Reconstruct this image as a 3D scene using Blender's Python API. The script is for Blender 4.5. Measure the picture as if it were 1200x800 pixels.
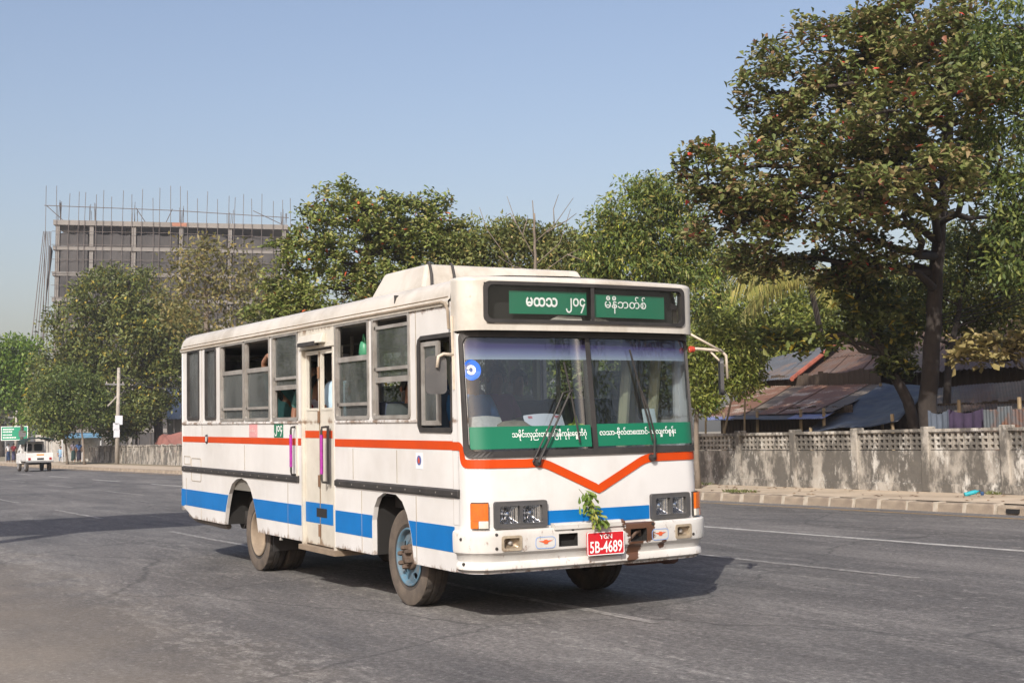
import bpy, math, random
import numpy as np
from mathutils import Vector, Matrix, Quaternion
from mathutils.geometry import tessellate_polygon
random.seed(7); RNG = np.random.default_rng(11)
for o in list(bpy.data.objects): bpy.data.objects.remove(o, do_unlink=True)
scene = bpy.context.scene
COL = scene.collection
# ------------------------------------------------------------------ camera, sky, sun, exposure
# world axes: X along the road (the way the bus drives), Y across it towards the far kerb, Z up
ROT = Matrix(((0.4934, 0.0730, 0.8667), (0.8695, -0.0131, -0.4938), (-0.0247, 0.9972, -0.0699)))
cam_d = bpy.data.cameras.new('camera'); cam = bpy.data.objects.new('camera', cam_d); COL.objects.link(cam)
cam.matrix_world = Matrix.Translation((0, 0, 1.5)) @ ROT.to_quaternion().to_matrix().to_4x4()
cam_d.sensor_width = 36; cam_d.lens = 36 * 1557.7 / 1200; cam_d.clip_start = 0.1; cam_d.clip_end = 3000
scene.camera = cam
SUN = Vector((1.0, -0.95, 0.97)).normalized()                 # towards the sun
world = bpy.data.worlds.new('World'); scene.world = world; world.use_nodes = True
wn = world.node_tree; bg = wn.nodes['Background']
sky = wn.nodes.new('ShaderNodeTexSky'); sky.sky_type = 'NISHITA'; sky.sun_disc = False
sky.sun_elevation = math.asin(SUN.z); sky.sun_rotation = math.atan2(SUN.x, SUN.y)
sky.air_density = 1.25; sky.dust_density = 3.6; sky.ozone_density = 1.3; sky.altitude = 0
wb = wn.nodes.new('ShaderNodeVectorMath'); wb.operation = 'MULTIPLY'; wb.inputs[1].default_value = (1.065, .99, 1.035)      # camera white balance for the whole sky
wn.links.new(sky.outputs['Color'], wb.inputs[0]); wn.links.new(wb.outputs[0], bg.inputs['Color']); bg.inputs['Strength'].default_value = 0.15
sun_d = bpy.data.lights.new('sun', 'SUN'); sun = bpy.data.objects.new('sun', sun_d); COL.objects.link(sun)
sun_d.energy = 5.0; sun_d.angle = math.radians(0.53); sun_d.color = (1.0, 0.955, 0.89)
sun.rotation_euler = SUN.to_track_quat('Z', 'Y').to_euler(); sun.location = (20, -20, 30)
vs = scene.view_settings; vs.view_transform = 'Standard'; vs.look = 'None'; vs.gamma = 1; vs.use_curve_mapping = False
vs.exposure = 0.0
scene.render.engine = 'CYCLES'; cy = scene.cycles
cy.use_denoising = True; cy.max_bounces = 7; cy.diffuse_bounces = 3; cy.glossy_bounces = 3
cy.transmission_bounces = 4; cy.transparent_max_bounces = 16; cy.volume_bounces = 0; cy.sample_clamp_indirect = 6
cy.caustics_reflective = False; cy.caustics_refractive = False
# ------------------------------------------------------------------ helpers
def at(px, py, depth):
    """surveyed point: the sight line through a picture point, at a distance along the viewing axis"""
    v = Vector(((px - 600) / 1557.7, -(py - 400) / 1557.7, -1.0)) * depth
    return cam.matrix_world @ v
def atY(px, py, y):
    d = cam.matrix_world.to_3x3() @ Vector(((px - 600) / 1557.7, -(py - 400) / 1557.7, -1.0))
    return Vector((0, 0, 1.5)) + d * (y / d.y)
CR = Vector((0.493, 0.870, 0)).normalized(); CF = Vector((-0.870, 0.493, 0)).normalized(); UP = Vector((0, 0, 1))
PLUMB = Vector((0.0174, 0.0186, 1.0)).normalized()              # the road falls a little: true vertical
PLUMB_Q = UP.rotation_difference(PLUMB)
def tag(o, label=None, cat=None, group=None, kind=None):
    if label: o['label'] = label
    if cat: o['category'] = cat
    if group: o['group'] = group
    if kind: o['kind'] = kind
    return o
def empty(name, loc=(0, 0, 0), rz=0, parent=None):
    o = bpy.data.objects.new(name, None); COL.objects.link(o); o.location = loc; o.rotation_euler = (0, 0, rz)
    o.empty_display_size = 0.2
    if parent: o.parent = parent
    return o
def link(name, me, parent=None):
    o = bpy.data.objects.new(name, me); COL.objects.link(o)
    if parent is not None: o.parent = parent
    return o
def np_mesh(name, verts, faces, mat=None, smooth=False):
    me = bpy.data.meshes.new(name); verts = np.asarray(verts, np.float32); faces = np.asarray(faces, np.int32)
    k = faces.shape[1]
    me.vertices.add(len(verts)); me.vertices.foreach_set('co', verts.ravel())
    me.loops.add(faces.size); me.loops.foreach_set('vertex_index', faces.ravel())
    me.polygons.add(len(faces)); me.polygons.foreach_set('loop_start', np.arange(0, faces.size, k, dtype=np.int32))
    if mat: me.materials.append(mat)
    me.update(calc_edges=True)
    if smooth: me.polygons.foreach_set('use_smooth', np.ones(len(faces), bool))
    return me
class MB:
    def __init__(s): s.v = []; s.f = []
    def add(s, verts, faces):
        n = len(s.v); s.v += [tuple(p) for p in verts]; s.f += [tuple(i + n for i in f) for f in faces]; return s
    def box(s, x0, x1, y0, y1, z0, z1):
        return s.add([(x, y, z) for x in (x0, x1) for y in (y0, y1) for z in (z0, z1)],
                     [(0, 1, 3, 2), (4, 6, 7, 5), (0, 4, 5, 1), (2, 3, 7, 6), (0, 2, 6, 4), (1, 5, 7, 3)])
    def obox(s, c, size, q=None):
        m = MB().box(-size[0]/2, size[0]/2, -size[1]/2, size[1]/2, -size[2]/2, size[2]/2); c = Vector(c)
        return s.add([(q @ Vector(p) if q else Vector(p)) + c for p in m.v], m.f)
    def hexa(s, p):                                               # 8 points: bottom loop 4, top loop 4
        return s.add(p, [(0, 3, 2, 1), (4, 5, 6, 7), (0, 1, 5, 4), (1, 2, 6, 5), (2, 3, 7, 6), (3, 0, 4, 7)])
    def tube(s, pts, r, n=8, cap=True):
        pts = [Vector(p) for p in pts]; rs = r if isinstance(r, (list, tuple)) else [r] * len(pts)
        N = len(pts); vs_ = []; ref = None
        for i, p in enumerate(pts):
            d = (pts[min(i + 1, N - 1)] - pts[max(i - 1, 0)])
            d = d.normalized() if d.length > 1e-9 else UP.copy()
            if ref is None:
                a = d.cross(UP if abs(d.z) < .9 else Vector((1, 0, 0))).normalized()
            else:
                a = (ref - d * ref.dot(d)); a = a.normalized() if a.length > 1e-6 else d.orthogonal().normalized()
            ref = a; b = d.cross(a)
            for k in range(n):
                t = 2 * math.pi * k / n; vs_.append(p + (a * math.cos(t) + b * math.sin(t)) * rs[i])
        fs = [(i*n + k, i*n + (k+1) % n, (i+1)*n + (k+1) % n, (i+1)*n + k) for i in range(N-1) for k in range(n)]
        if cap: fs += [tuple(range(n))[::-1], tuple((N-1)*n + k for k in range(n))]
        return s.add(vs_, fs)
    def lathe(s, prof, n=24, axis='y', c=(0, 0, 0), wob=None, cap=True):    # prof: (radius, offset along axis)
        c = Vector(c); vs_ = []
        for j, (r, h) in enumerate(prof):
            for k in range(n):
                t = 2 * math.pi * k / n; rr = r + (wob(j, k) if wob else 0)
                a, b = rr * math.cos(t), rr * math.sin(t)
                vs_.append(c + Vector({'y': (a, h, b), 'z': (a, b, h), 'x': (h, a, b)}[axis]))
        fs = [(j*n + k, j*n + (k+1) % n, (j+1)*n + (k+1) % n, (j+1)*n + k) for j in range(len(prof)-1) for k in range(n)]
        if cap and prof[0][0] > 1e-6: fs.append(tuple(range(n))[::-1])
        if cap and prof[-1][0] > 1e-6: fs.append(tuple((len(prof)-1)*n + k for k in range(n)))
        return s.add(vs_, fs)
    def plate(s, outer, holes, front, back):                      # 2-D outline with holes, two mappings (u,v)->xyz
        loops = [outer] + list(holes); flat = [p for l in loops for p in l]; n = len(flat)
        tri = tessellate_polygon([[Vector((p[0], p[1], 0)) for p in l] for l in loops])
        vs_ = [front(*p) for p in flat] + [back(*p) for p in flat]
        fs = [tuple(t) for t in tri] + [tuple(i + n for i in reversed(t)) for t in tri]; k = 0
        for l in loops:
            m = len(l); fs += [(k + i, k + (i+1) % m, n + k + (i+1) % m, n + k + i) for i in range(m)]; k += m
        return s.add(vs_, fs)
    def mesh(s, name, mat=None, smooth=False):
        me = bpy.data.meshes.new(name); me.from_pydata(s.v, [], s.f)
        if mat: me.materials.append(mat)
        if smooth: me.polygons.foreach_set('use_smooth', [True] * len(me.polygons))
        me.update(); return me
    def build(s, name, mat, parent=None, smooth=False, bevel=0, seg=2, auto=None):
        o = link(name, s.mesh(name, mat, smooth), parent)
        if bevel:
            b = o.modifiers.new('bevel', 'BEVEL'); b.width = bevel; b.segments = seg; b.limit_method = 'ANGLE'; b.angle_limit = 0.6
        if auto: smooth_by_angle(o, auto)
        return o
def smooth_by_angle(o, ang):
    me = o.data; me.polygons.foreach_set('use_smooth', [True] * len(me.polygons))
    import bmesh
    bm = bmesh.new(); bm.from_mesh(me); bmesh.ops.recalc_face_normals(bm, faces=bm.faces)
    for e in bm.edges: e.smooth = not (len(e.link_faces) == 2 and e.calc_face_angle(0) > ang)
    bm.to_mesh(me); bm.free()
def copy_tree(o, parent=None):
    c = o.copy(); COL.objects.link(c); c.parent = parent
    for ch in list(o.children): copy_tree(ch, c)
    return c
def rrect(x0, x1, z0, z1, r, n=4):
    r = min(r, (x1-x0)/2 - 1e-4, (z1-z0)/2 - 1e-4); out = []
    for cx, cz, a0 in ((x1-r, z1-r, 0), (x0+r, z1-r, 90), (x0+r, z0+r, 180), (x1-r, z0+r, 270)):
        for i in range(n + 1):
            a = math.radians(a0 + 90 * i / n); out.append((cx + r * math.cos(a), cz + r * math.sin(a)))
    return out
_tc = {}
def text_geo(s, bold=0.0):
    """flat outline of a line of text: verts (n,2) scaled to unit box, faces, aspect"""
    if (s, bold) in _tc: return _tc[(s, bold)]
    cu = bpy.data.curves.new('t', 'FONT'); cu.body = s; cu.size = 1; cu.offset = bold; cu.resolution_u = 3
    ob = bpy.data.objects.new('t', cu); COL.objects.link(ob)
    dg = bpy.context.evaluated_depsgraph_get(); ev = ob.evaluated_get(dg); me = ev.to_mesh()
    v = np.array([tuple(x.co)[:2] for x in me.vertices]); f = [tuple(p.vertices) for p in me.polygons]
    ev.to_mesh_clear(); bpy.data.objects.remove(ob, do_unlink=True); bpy.data.curves.remove(cu)
    lo, hi = v.min(0), v.max(0); asp = (hi[0]-lo[0]) / (hi[1]-lo[1])
    _tc[(s, bold)] = ((v - lo) / (hi - lo), f, asp); return _tc[(s, bold)]
# ------------------------------------------------------------------ materials
MATS = {}
def nd(nt, t, **kw):
    n = nt.nodes.new(t)
    for k, v in kw.items():
        if k in n.inputs.keys(): n.inputs[k].default_value = v
        else: setattr(n, k, v)
    return n
def ramp(nt, src, stops, interp='LINEAR'):
    r = nt.nodes.new('ShaderNodeValToRGB'); r.color_ramp.interpolation = interp; e = r.color_ramp.elements
    while len(e) < len(stops): e.new(0.5)
    for i, (p, c) in enumerate(stops):
        e[i].position = p; e[i].color = (c[0], c[1], c[2], 1) if not isinstance(c, (int, float)) else (c, c, c, 1)
    nt.links.new(src, r.inputs[0]); return r.outputs[0]
def mixc(nt, fac, a, b):
    m = nt.nodes.new('ShaderNodeMix'); m.data_type = 'RGBA'
    for sock, v in ((m.inputs[0], fac), (m.inputs[6], a), (m.inputs[7], b)):
        if isinstance(v, bpy.types.NodeSocket): nt.links.new(v, sock)
        elif isinstance(v, (int, float)): sock.default_value = v
        else: sock.default_value = (v[0], v[1], v[2], 1)
    return m.outputs[2]
def noise(nt, scale, detail=4, rough=.55, stretch=None, coord='Object', dist=0.0, off=(0, 0, 0)):
    tc = nt.nodes.new('ShaderNodeTexCoord'); out = tc.outputs[coord]
    mp = nt.nodes.new('ShaderNodeMapping'); nt.links.new(out, mp.inputs[0])
    if stretch: mp.inputs['Scale'].default_value = stretch
    mp.inputs['Location'].default_value = off
    n = nd(nt, 'ShaderNodeTexNoise', Scale=scale, Detail=detail, Roughness=rough, Distortion=dist)
    nt.links.new(mp.outputs[0], n.inputs['Vector']); return n.outputs['Fac']
def sh(c, k): return tuple(min(1, max(0, x * k)) for x in c)
def M(name, col, rough=.6, var=.12, scale=3.0, metal=0, bump=0, bscale=60, dirt=None, dirt_amt=.5, dscale=4, dstretch=None,
      rust=0, rscale=9, spec=.5, rnd=0, coord='Object', coat=0):
    if name in MATS: return MATS[name]
    m = bpy.data.materials.new(name); m.use_nodes = True; nt = m.node_tree; b = nt.nodes['Principled BSDF']
    c = ramp(nt, noise(nt, scale, 5, coord=coord), [(.3, sh(col, 1 - var)), (.7, sh(col, 1 + var))])
    if rnd:
        oi = nt.nodes.new('ShaderNodeObjectInfo'); c = mixc(nt, ramp(nt, oi.outputs['Random'], [(0, 0), (1, rnd)]), c, sh(col, .55))
    if dirt:
        f = ramp(nt, noise(nt, dscale, 6, .65, dstretch, coord, off=(3.1, 1.7, 5.2)), [(.42, 0), (.72, dirt_amt)]); c = mixc(nt, f, c, dirt)
    if rust:
        f = ramp(nt, noise(nt, rscale, 8, .7, coord=coord, off=(9, 4, 2)), [(1 - rust - .08, 0), (1 - rust + .02, 1)]); c = mixc(nt, f, c, (.13, .055, .025))
    nt.links.new(c, b.inputs['Base Color']); b.inputs['Roughness'].default_value = rough; b.inputs['Metallic'].default_value = metal
    b.inputs['Specular IOR Level'].default_value = spec
    if coat: b.inputs['Coat Weight'].default_value = coat; b.inputs['Coat Roughness'].default_value = .15
    if bump:
        bp = nt.nodes.new('ShaderNodeBump'); bp.inputs['Strength'].default_value = bump; bp.inputs['Distance'].default_value = .02
        nt.links.new(noise(nt, bscale, 6, .6, coord=coord), bp.inputs['Height']); nt.links.new(bp.outputs[0], b.inputs['Normal'])
    MATS[name] = m; return m
def glass(name, tint=(.8, .85, .85), dust=.1, dustcol=(.35, .34, .32), ior=1.5, vary=True):
    if name in MATS: return MATS[name]
    m = bpy.data.materials.new(name); m.use_nodes = True; nt = m.node_tree; nt.nodes.clear()
    out = nt.nodes.new('ShaderNodeOutputMaterial'); tr = nt.nodes.new('ShaderNodeBsdfTransparent'); tr.inputs[0].default_value = (*tint, 1)
    gl = nt.nodes.new('ShaderNodeBsdfGlossy'); gl.inputs['Roughness'].default_value = .02; gl.inputs[0].default_value = (.9, .93, .95, 1)
    fr = nt.nodes.new('ShaderNodeFresnel'); ge = nt.nodes.new('ShaderNodeNewGeometry')   # a thin pane reflects alike from both sides
    ix = nd(nt, 'ShaderNodeMapRange'); nt.links.new(ge.outputs['Backfacing'], ix.inputs[0]); ix.inputs[3].default_value = ior; ix.inputs[4].default_value = 1/ior; nt.links.new(ix.outputs[0], fr.inputs[0])
    m1 = nt.nodes.new('ShaderNodeMixShader'); nt.links.new(fr.outputs[0], m1.inputs[0]); nt.links.new(tr.outputs[0], m1.inputs[1]); nt.links.new(gl.outputs[0], m1.inputs[2])
    df = nt.nodes.new('ShaderNodeBsdfDiffuse'); df.inputs[0].default_value = (*dustcol, 1)
    m2 = nt.nodes.new('ShaderNodeMixShader')
    f = ramp(nt, noise(nt, 2.5, 6, .7, (1, 1, .5)), [(.32, dust * .35), (.72, min(1, dust * 1.8))]); nt.links.new(f, m2.inputs[0])
    nt.links.new(m1.outputs[0], m2.inputs[1]); nt.links.new(df.outputs[0], m2.inputs[2]); nt.links.new(m2.outputs[0], out.inputs[0])
    MATS[name] = m; return m
def leafmat(name, stops, trans=.3, rough=.5):
    if name in MATS: return MATS[name]
    m = bpy.data.materials.new(name); m.use_nodes = True; nt = m.node_tree; b = nt.nodes['Principled BSDF']; out = nt.nodes['Material Output']
    stops = [(p, (q[0]*1.22, q[1]*1.14, q[2]*1.2)) for p, q in stops]
    g = nt.nodes.new('ShaderNodeNewGeometry'); c = ramp(nt, g.outputs['Random Per Island'], stops)
    big = ramp(nt, noise(nt, .55, 3), [(.35, .78), (.65, 1.22)])
    mm = nt.nodes.new('ShaderNodeVectorMath'); mm.operation = 'MULTIPLY'; nt.links.new(c, mm.inputs[0]); nt.links.new(big, mm.inputs[1])
    nt.links.new(mm.outputs[0], b.inputs['Base Color']); b.inputs['Roughness'].default_value = rough; b.inputs['Specular IOR Level'].default_value = .35
    t = nt.nodes.new('ShaderNodeBsdfTranslucent'); nt.links.new(mm.outputs[0], t.inputs[0])
    mx = nt.nodes.new('ShaderNodeMixShader'); mx.inputs[0].default_value = trans
    nt.links.new(b.outputs[0], mx.inputs[1]); nt.links.new(t.outputs[0], mx.inputs[2]); nt.links.new(mx.outputs[0], out.inputs[0])
    MATS[name] = m; return m
WHITE = (.635, .63, .615)
def bus_paint(name, base=WHITE, grime=.35, rust=.24, blobs=(), seams=True):
    """white coach enamel: mottled, grimy streaks running down, rust freckles; blobs = (x,y,z,radius) rust breakouts"""
    m = bpy.data.materials.new(name); m.use_nodes = True; nt = m.node_tree; b = nt.nodes['Principled BSDF']
    c = ramp(nt, noise(nt, 1.6, 5), [(.3, sh(base, .93)), (.7, sh(base, 1.04))])
    st = ramp(nt, noise(nt, 2.0, 6, .7, (1.6, 1.6, .3)), [(.52, 0), (.85, grime)]); c = mixc(nt, st, c, (.40, .35, .27))
    sm = ramp(nt, noise(nt, .9, 6, .7, off=(5, 5, 5)), [(.46, 0), (.74, grime)]); c = mixc(nt, sm, c, (.30, .26, .20))
    r = ramp(nt, noise(nt, 14, 8, .75, (1, 1, .6), off=(2, 7, 1)), [(1 - rust - .04, 0), (1 - rust + .05, .9)]); c = mixc(nt, r, c, (.15, .07, .03))
    if seams:                                                       # rust creeping from sills, skirt edge and gutter
        tcz = nt.nodes.new('ShaderNodeTexCoord'); sxz = nt.nodes.new('ShaderNodeSeparateXYZ'); nt.links.new(tcz.outputs['Object'], sxz.inputs[0])
        mz = nd(nt, 'ShaderNodeMapRange'); nt.links.new(sxz.outputs['Z'], mz.inputs[0]); mz.inputs[1].default_value = .4; mz.inputs[2].default_value = 2.8
        P = lambda z: (z - .4)/2.4
        zb = ramp(nt, mz.outputs[0], [(P(.40), .30), (P(.50), .05), (P(1.0), 0), (P(1.60), .03), (P(1.645), .26), (P(1.70), .12), (P(1.78), .0), (P(2.50), .0), (P(2.60), .26), (P(2.68), .10), (P(2.78), .02)])
        ad = nd(nt, 'ShaderNodeMath', operation='MULTIPLY_ADD'); nt.links.new(noise(nt, 7, 8, .8, (1, 1, .5), off=(1, 8, 4)), ad.inputs[0]); ad.inputs[1].default_value = 1.0; nt.links.new(zb, ad.inputs[2])
        f = ramp(nt, ad.outputs[0], [(.70, 0), (.80, .85)]); c = mixc(nt, f, c, (.17, .10, .055))
    if blobs:
        tc = nt.nodes.new('ShaderNodeTexCoord'); nz = noise(nt, 9, 6, .7)
        for (x, y, z, rad) in blobs:
            d = nt.nodes.new('ShaderNodeVectorMath'); d.operation = 'DISTANCE'; nt.links.new(tc.outputs['Object'], d.inputs[0]); d.inputs[1].default_value = (x, y, z)
            a = nd(nt, 'ShaderNodeMath', operation='MULTIPLY'); nt.links.new(d.outputs['Value'], a.inputs[0]); a.inputs[1].default_value = 1 / rad
            k = nd(nt, 'ShaderNodeMath', operation='SUBTRACT'); nt.links.new(nz, k.inputs[0]); nt.links.new(a.outputs[0], k.inputs[1])
            f = ramp(nt, k.outputs[0], [(0, 0), (.06, 1)])
            c = mixc(nt, f, c, (.10, .048, .028))
    nt.links.new(c, b.inputs['Base Color']); b.inputs['Roughness'].default_value = .38; b.inputs['Specular IOR Level'].default_value = .45
    bp = nt.nodes.new('ShaderNodeBump'); bp.inputs['Strength'].default_value = .35; bp.inputs['Distance'].default_value = .03
    nt.links.new(noise(nt, 2.2, 2), bp.inputs['Height']); nt.links.new(bp.outputs[0], b.inputs['Normal'])
    MATS[name] = m; return m
# ------------------------------------------------------------------ ground, road, kerbs
def sheet(name, x0, x1, y0, y1, z, mat, n=1):
    o = MB().add([(x0, y0, z), (x1, y0, z), (x1, y1, z), (x0, y1, z)], [(0, 1, 2, 3)]).build(name, mat); o['kind'] = 'structure'; return o
earth = M('earth', (.23, .19, .13), .95, .25, .4, bump=.4, bscale=8, dirt=(.12, .13, .06), dirt_amt=.6, dscale=.15)
sand = M('sand', (.47, .385, .285), .95, .16, 1.2, bump=.5, bscale=25, dirt=(.27, .21, .15), dirt_amt=.7, dscale=.9)
def asphalt_mat():
    m = bpy.data.materials.new('asphalt'); m.use_nodes = True; nt = m.node_tree; b = nt.nodes['Principled BSDF']
    c = ramp(nt, noise(nt, .5, 6, .65, (.25, 1, 1)), [(.34, (.080, .076, .073)), (.50, (.115, .109, .104)), (.66, (.165, .156, .146))])
    tr = ramp(nt, noise(nt, 2.2, 9, .8, (.16, 1.0, 1), dist=.6), [(.50, 0), (.66, .6)]); c = mixc(nt, tr, c, (.23, .22, .205))   # scuffed wheel tracks
    tcy = nt.nodes.new('ShaderNodeTexCoord'); syy = nt.nodes.new('ShaderNodeSeparateXYZ'); nt.links.new(tcy.outputs['Object'], syy.inputs[0])          # wheel paths scrubbed pale, one strongest near the verge
    my = nd(nt, 'ShaderNodeMapRange'); nt.links.new(syy.outputs['Y'], my.inputs[0]); my.inputs[1].default_value = 1.4; my.inputs[2].default_value = 17.75
    Q = lambda y: (y - 1.4)/16.35
    bd = ramp(nt, my.outputs[0], [(Q(2.3), 0), (Q(3.1), .085), (Q(3.7), .0), (Q(4.6), .02), (Q(5.3), .045), (Q(6.0), 0), (Q(7.3), .035), (Q(8.0), 0), (Q(9.0), .03), (Q(11.0), 0), (Q(13.5), .03)])
    fl = nd(nt, 'ShaderNodeMath', operation='ADD'); nt.links.new(noise(nt, 7, 9, .85, (.5, 1, 1), off=(4, 1, 0)), fl.inputs[0]); nt.links.new(bd, fl.inputs[1])
    wr = ramp(nt, fl.outputs[0], [(.57, 0), (.63, .55)]); c = mixc(nt, wr, c, (.30, .285, .26))
    ol = ramp(nt, noise(nt, .8, 5, .6, (.3, 1, 1), off=(8, 3, 0)), [(.50, 0), (.70, .6)]); c = mixc(nt, ol, c, (.055, .055, .057))
    sp = ramp(nt, noise(nt, 18, 9, .95), [(.38, 0.40), (.49, .92), (.56, 1.4), (.63, 2.6)])
    mm = nt.nodes.new('ShaderNodeVectorMath'); mm.operation = 'MULTIPLY'; nt.links.new(c, mm.inputs[0]); nt.links.new(sp, mm.inputs[1]); c = mm.outputs[0]
    vo = nd(nt, 'ShaderNodeTexVoronoi', Scale=.23, feature='DISTANCE_TO_EDGE'); tc = nt.nodes.new('ShaderNodeTexCoord')
    ns = nd(nt, 'ShaderNodeTexNoise', Scale=1.3, Detail=6); nt.links.new(tc.outputs['Object'], ns.inputs['Vector'])
    va = nt.nodes.new('ShaderNodeVectorMath'); va.operation = 'MULTIPLY_ADD'; va.inputs[1].default_value = (.8, .8, 0); nt.links.new(ns.outputs['Color'], va.inputs[0]); nt.links.new(tc.outputs['Object'], va.inputs[2])
    nt.links.new(va.outputs[0], vo.inputs['Vector'])
    cr = ramp(nt, vo.outputs['Distance'], [(0, .6), (.008, 0)]); c = mixc(nt, cr, c, (.04, .04, .04))
    sx = nt.nodes.new('ShaderNodeSeparateXYZ'); tc2 = nt.nodes.new('ShaderNodeTexCoord'); nt.links.new(tc2.outputs['Object'], sx.inputs[0])     # sand blown in from the near verge
    nsd = nd(nt, 'ShaderNodeMath', operation='MULTIPLY_ADD'); nt.links.new(noise(nt, .9, 7, .7), nsd.inputs[0]); nsd.inputs[1].default_value = 3.2; nt.links.new(sx.outputs['Y'], nsd.inputs[2])
    sd = ramp(nt, nsd.outputs[0], [(0, 1), (1, 0)]); mr = nd(nt, 'ShaderNodeMapRange'); nt.links.new(nsd.outputs[0], mr.inputs[0]); mr.inputs[1].default_value = 2.6; mr.inputs[2].default_value = 5.2; mr.inputs[3].default_value = .6; mr.inputs[4].default_value = 0.0
    c = mixc(nt, mr.outputs[0], c, (.24, .20, .15))
    nt.links.new(c, b.inputs['Base Color']); b.inputs['Roughness'].default_value = .82; b.inputs['Specular IOR Level'].default_value = .35
    bp = nt.nodes.new('ShaderNodeBump'); bp.inputs['Strength'].default_value = .5; bp.inputs['Distance'].default_value = .012
    nt.links.new(noise(nt, 70, 4, .7), bp.inputs['Height']); nt.links.new(bp.outputs[0], b.inputs['Normal'])
    return m
asph = asphalt_mat()
def paint_mat(name, col, lo, hi):
    """worn road paint: the asphalt shows where it has rubbed off"""
    m = bpy.data.materials.new(name); m.use_nodes = True; nt = m.node_tree; b = nt.nodes['Principled BSDF']
    c = mixc(nt, ramp(nt, noise(nt, 12, 9, .85, (.4, 1, 1)), [(lo, 0), (hi, 1)]), (.10, .096, .092), col)
    nt.links.new(c, b.inputs['Base Color']); b.inputs['Roughness'].default_value = .8; return m
sheet('ground', -900, 300, -500, 900, -.05, earth)
road = MB(); N = 60
road.add([(-700 + 760 * i / N, y, 0) for i in range(N + 1) for y in (.6, 17.75)], [(2*i, 2*i+2, 2*i+3, 2*i+1) for i in range(N)])
tag(road.build('road', asph), kind='structure')
vv, ff = [], []                                                   # sandy verge with a ragged edge on the near side
NV = 240
for i in range(NV + 1):
    x = -120 + 150 * i / NV; e = 1.36 + .09 * math.sin(x * 1.7) + .05 * math.sin(x * 5.1 + 1) + random.uniform(-.03, .03)
    vv += [(x, -25, .03), (x, .7, .035), (x, e, .004)]
    if i: ff += [(3*i-3, 3*i, 3*i+1, 3*i-2), (3*i-2, 3*i+1, 3*i+2, 3*i-1)]
tag(MB().add(vv, ff).build('verge', sand, smooth=True), kind='structure')
white_l = paint_mat('line_white', (.54, .52, .48), .36, .58); faint_l = paint_mat('line_faint', (.40, .38, .35), .42, .62); yel_l = paint_mat('line_yellow', (.46, .27, .06), .38, .56)
def line(name, x0, x1, y, w, mat, z=.004):
    n = max(2, int(abs(x1 - x0) / .4)); v = []; f = []
    for i in range(n + 1):
        x = x0 + (x1 - x0) * i / n; j = random.uniform(-.012, .012)
        v += [(x, y - w/2 + j, z), (x, y + w/2 + random.uniform(-.012, .012), z)]
        if i: f.append((2*i-2, 2*i, 2*i+1, 2*i-1))
    return tag(MB().add(v, f).build(name, mat), kind='structure')
for x1 in (-8.64, -17.9, -27.9, -37.8, -47.7, -57.5): line('lane_dash', x1 - 4.9, x1, 6.17, .11, faint_l)
for x1 in (-9.5, -19.5, -29.5, -39.5, -49.5, -59.5, -69.5): line('lane_dash', x1 - 4.9, x1, 9.93, .11, faint_l)
line('lane_line', -50, 8, 12.87, .13, white_l)
for x1 in (-55, -65, -75): line('lane_dash', x1 - 5, x1, 12.87, .13, white_l)
line('edge_line', -110, 8, 17.1, .09, yel_l)
# pavement and kerb
KF = 17.72; TOP = .17
sheet('pavement', -320, 25, KF + .22, 23.6, TOP, sand)
sheet('yard_ground', -320, 60, 20.9, 120, TOP + .01, earth)
kstone = M('kerb_stone', (.33, .27, .20), .9, .3, 2.2, bump=.5, bscale=30, dirt=(.17, .13, .10), dirt_amt=.75, dscale=3.5, rnd=.45)
kwash = M('kerb_wash', (.46, .41, .33), .9, .2, 2.5, bump=.4, bscale=30, dirt=(.24, .19, .145), dirt_amt=.8, dscale=4)
kerb = empty('kerb', (0, KF, 0)); kerb['kind'] = 'structure'
ks = MB().hexa([(-.305, 0, -.05), (.305, 0, -.05), (.305, .26, -.05), (-.305, .26, -.05), (-.30, .035, TOP), (.30, .035, TOP), (.30, .26, TOP), (-.30, .26, TOP)]).mesh('kerb_stone', kstone)
kj = MB().hexa([(-.05, -.004, -.04), (.05, -.004, -.04), (.05, .25, -.04), (-.05, .25, -.04), (-.05, .034, TOP + .004), (.05, .034, TOP + .004), (.05, .25, TOP + .004), (-.05, .25, TOP + .004)]).mesh('joint', kwash)
far = MB(); x = -11.0; i = 0
while x > -120:
    if x > -28:
        o = link('kerb_stone', ks, kerb); o.location = (x, random.uniform(-.012, .012), random.uniform(-.02, .006)); o.rotation_euler = (random.uniform(-.02, .02), random.uniform(-.01, .01), random.uniform(-.012, .012))
        b = o.modifiers.new('bevel', 'BEVEL'); b.width = .03; b.segments = 2
        j = link('whitewashed_joint', kj, kerb); j.location = (x + .325 + random.uniform(-.03, .03), 0, random.uniform(-.012, .0)); j.scale = (random.uniform(.5, 1.25), 1, 1)
    else:
        m = [(-.30, 0, -.05), (.30, 0, -.05), (.30, .26, -.05), (-.30, .26, -.05), (-.30, .035, TOP), (.30, .035, TOP), (.30, .26, TOP), (-.30, .26, TOP)]
        far.hexa([(p[0] + x, p[1] + random.uniform(-.01, .01), p[2]) for p in m])
    x -= .65
tag(far.build('far_kerb_stones', kstone, kerb), kind='stuff')
dark = M('dark_void', (.012, .011, .010), .9, .1)  # near-black tone painting the dark into openings; underbody parts share it
MB().box(-14.98, -14.74, -.02, .1, .03, .10).build('drain_inlet_dark', dark, kerb)  # drain opening drawn as a solid near-black box for its darkness
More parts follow.
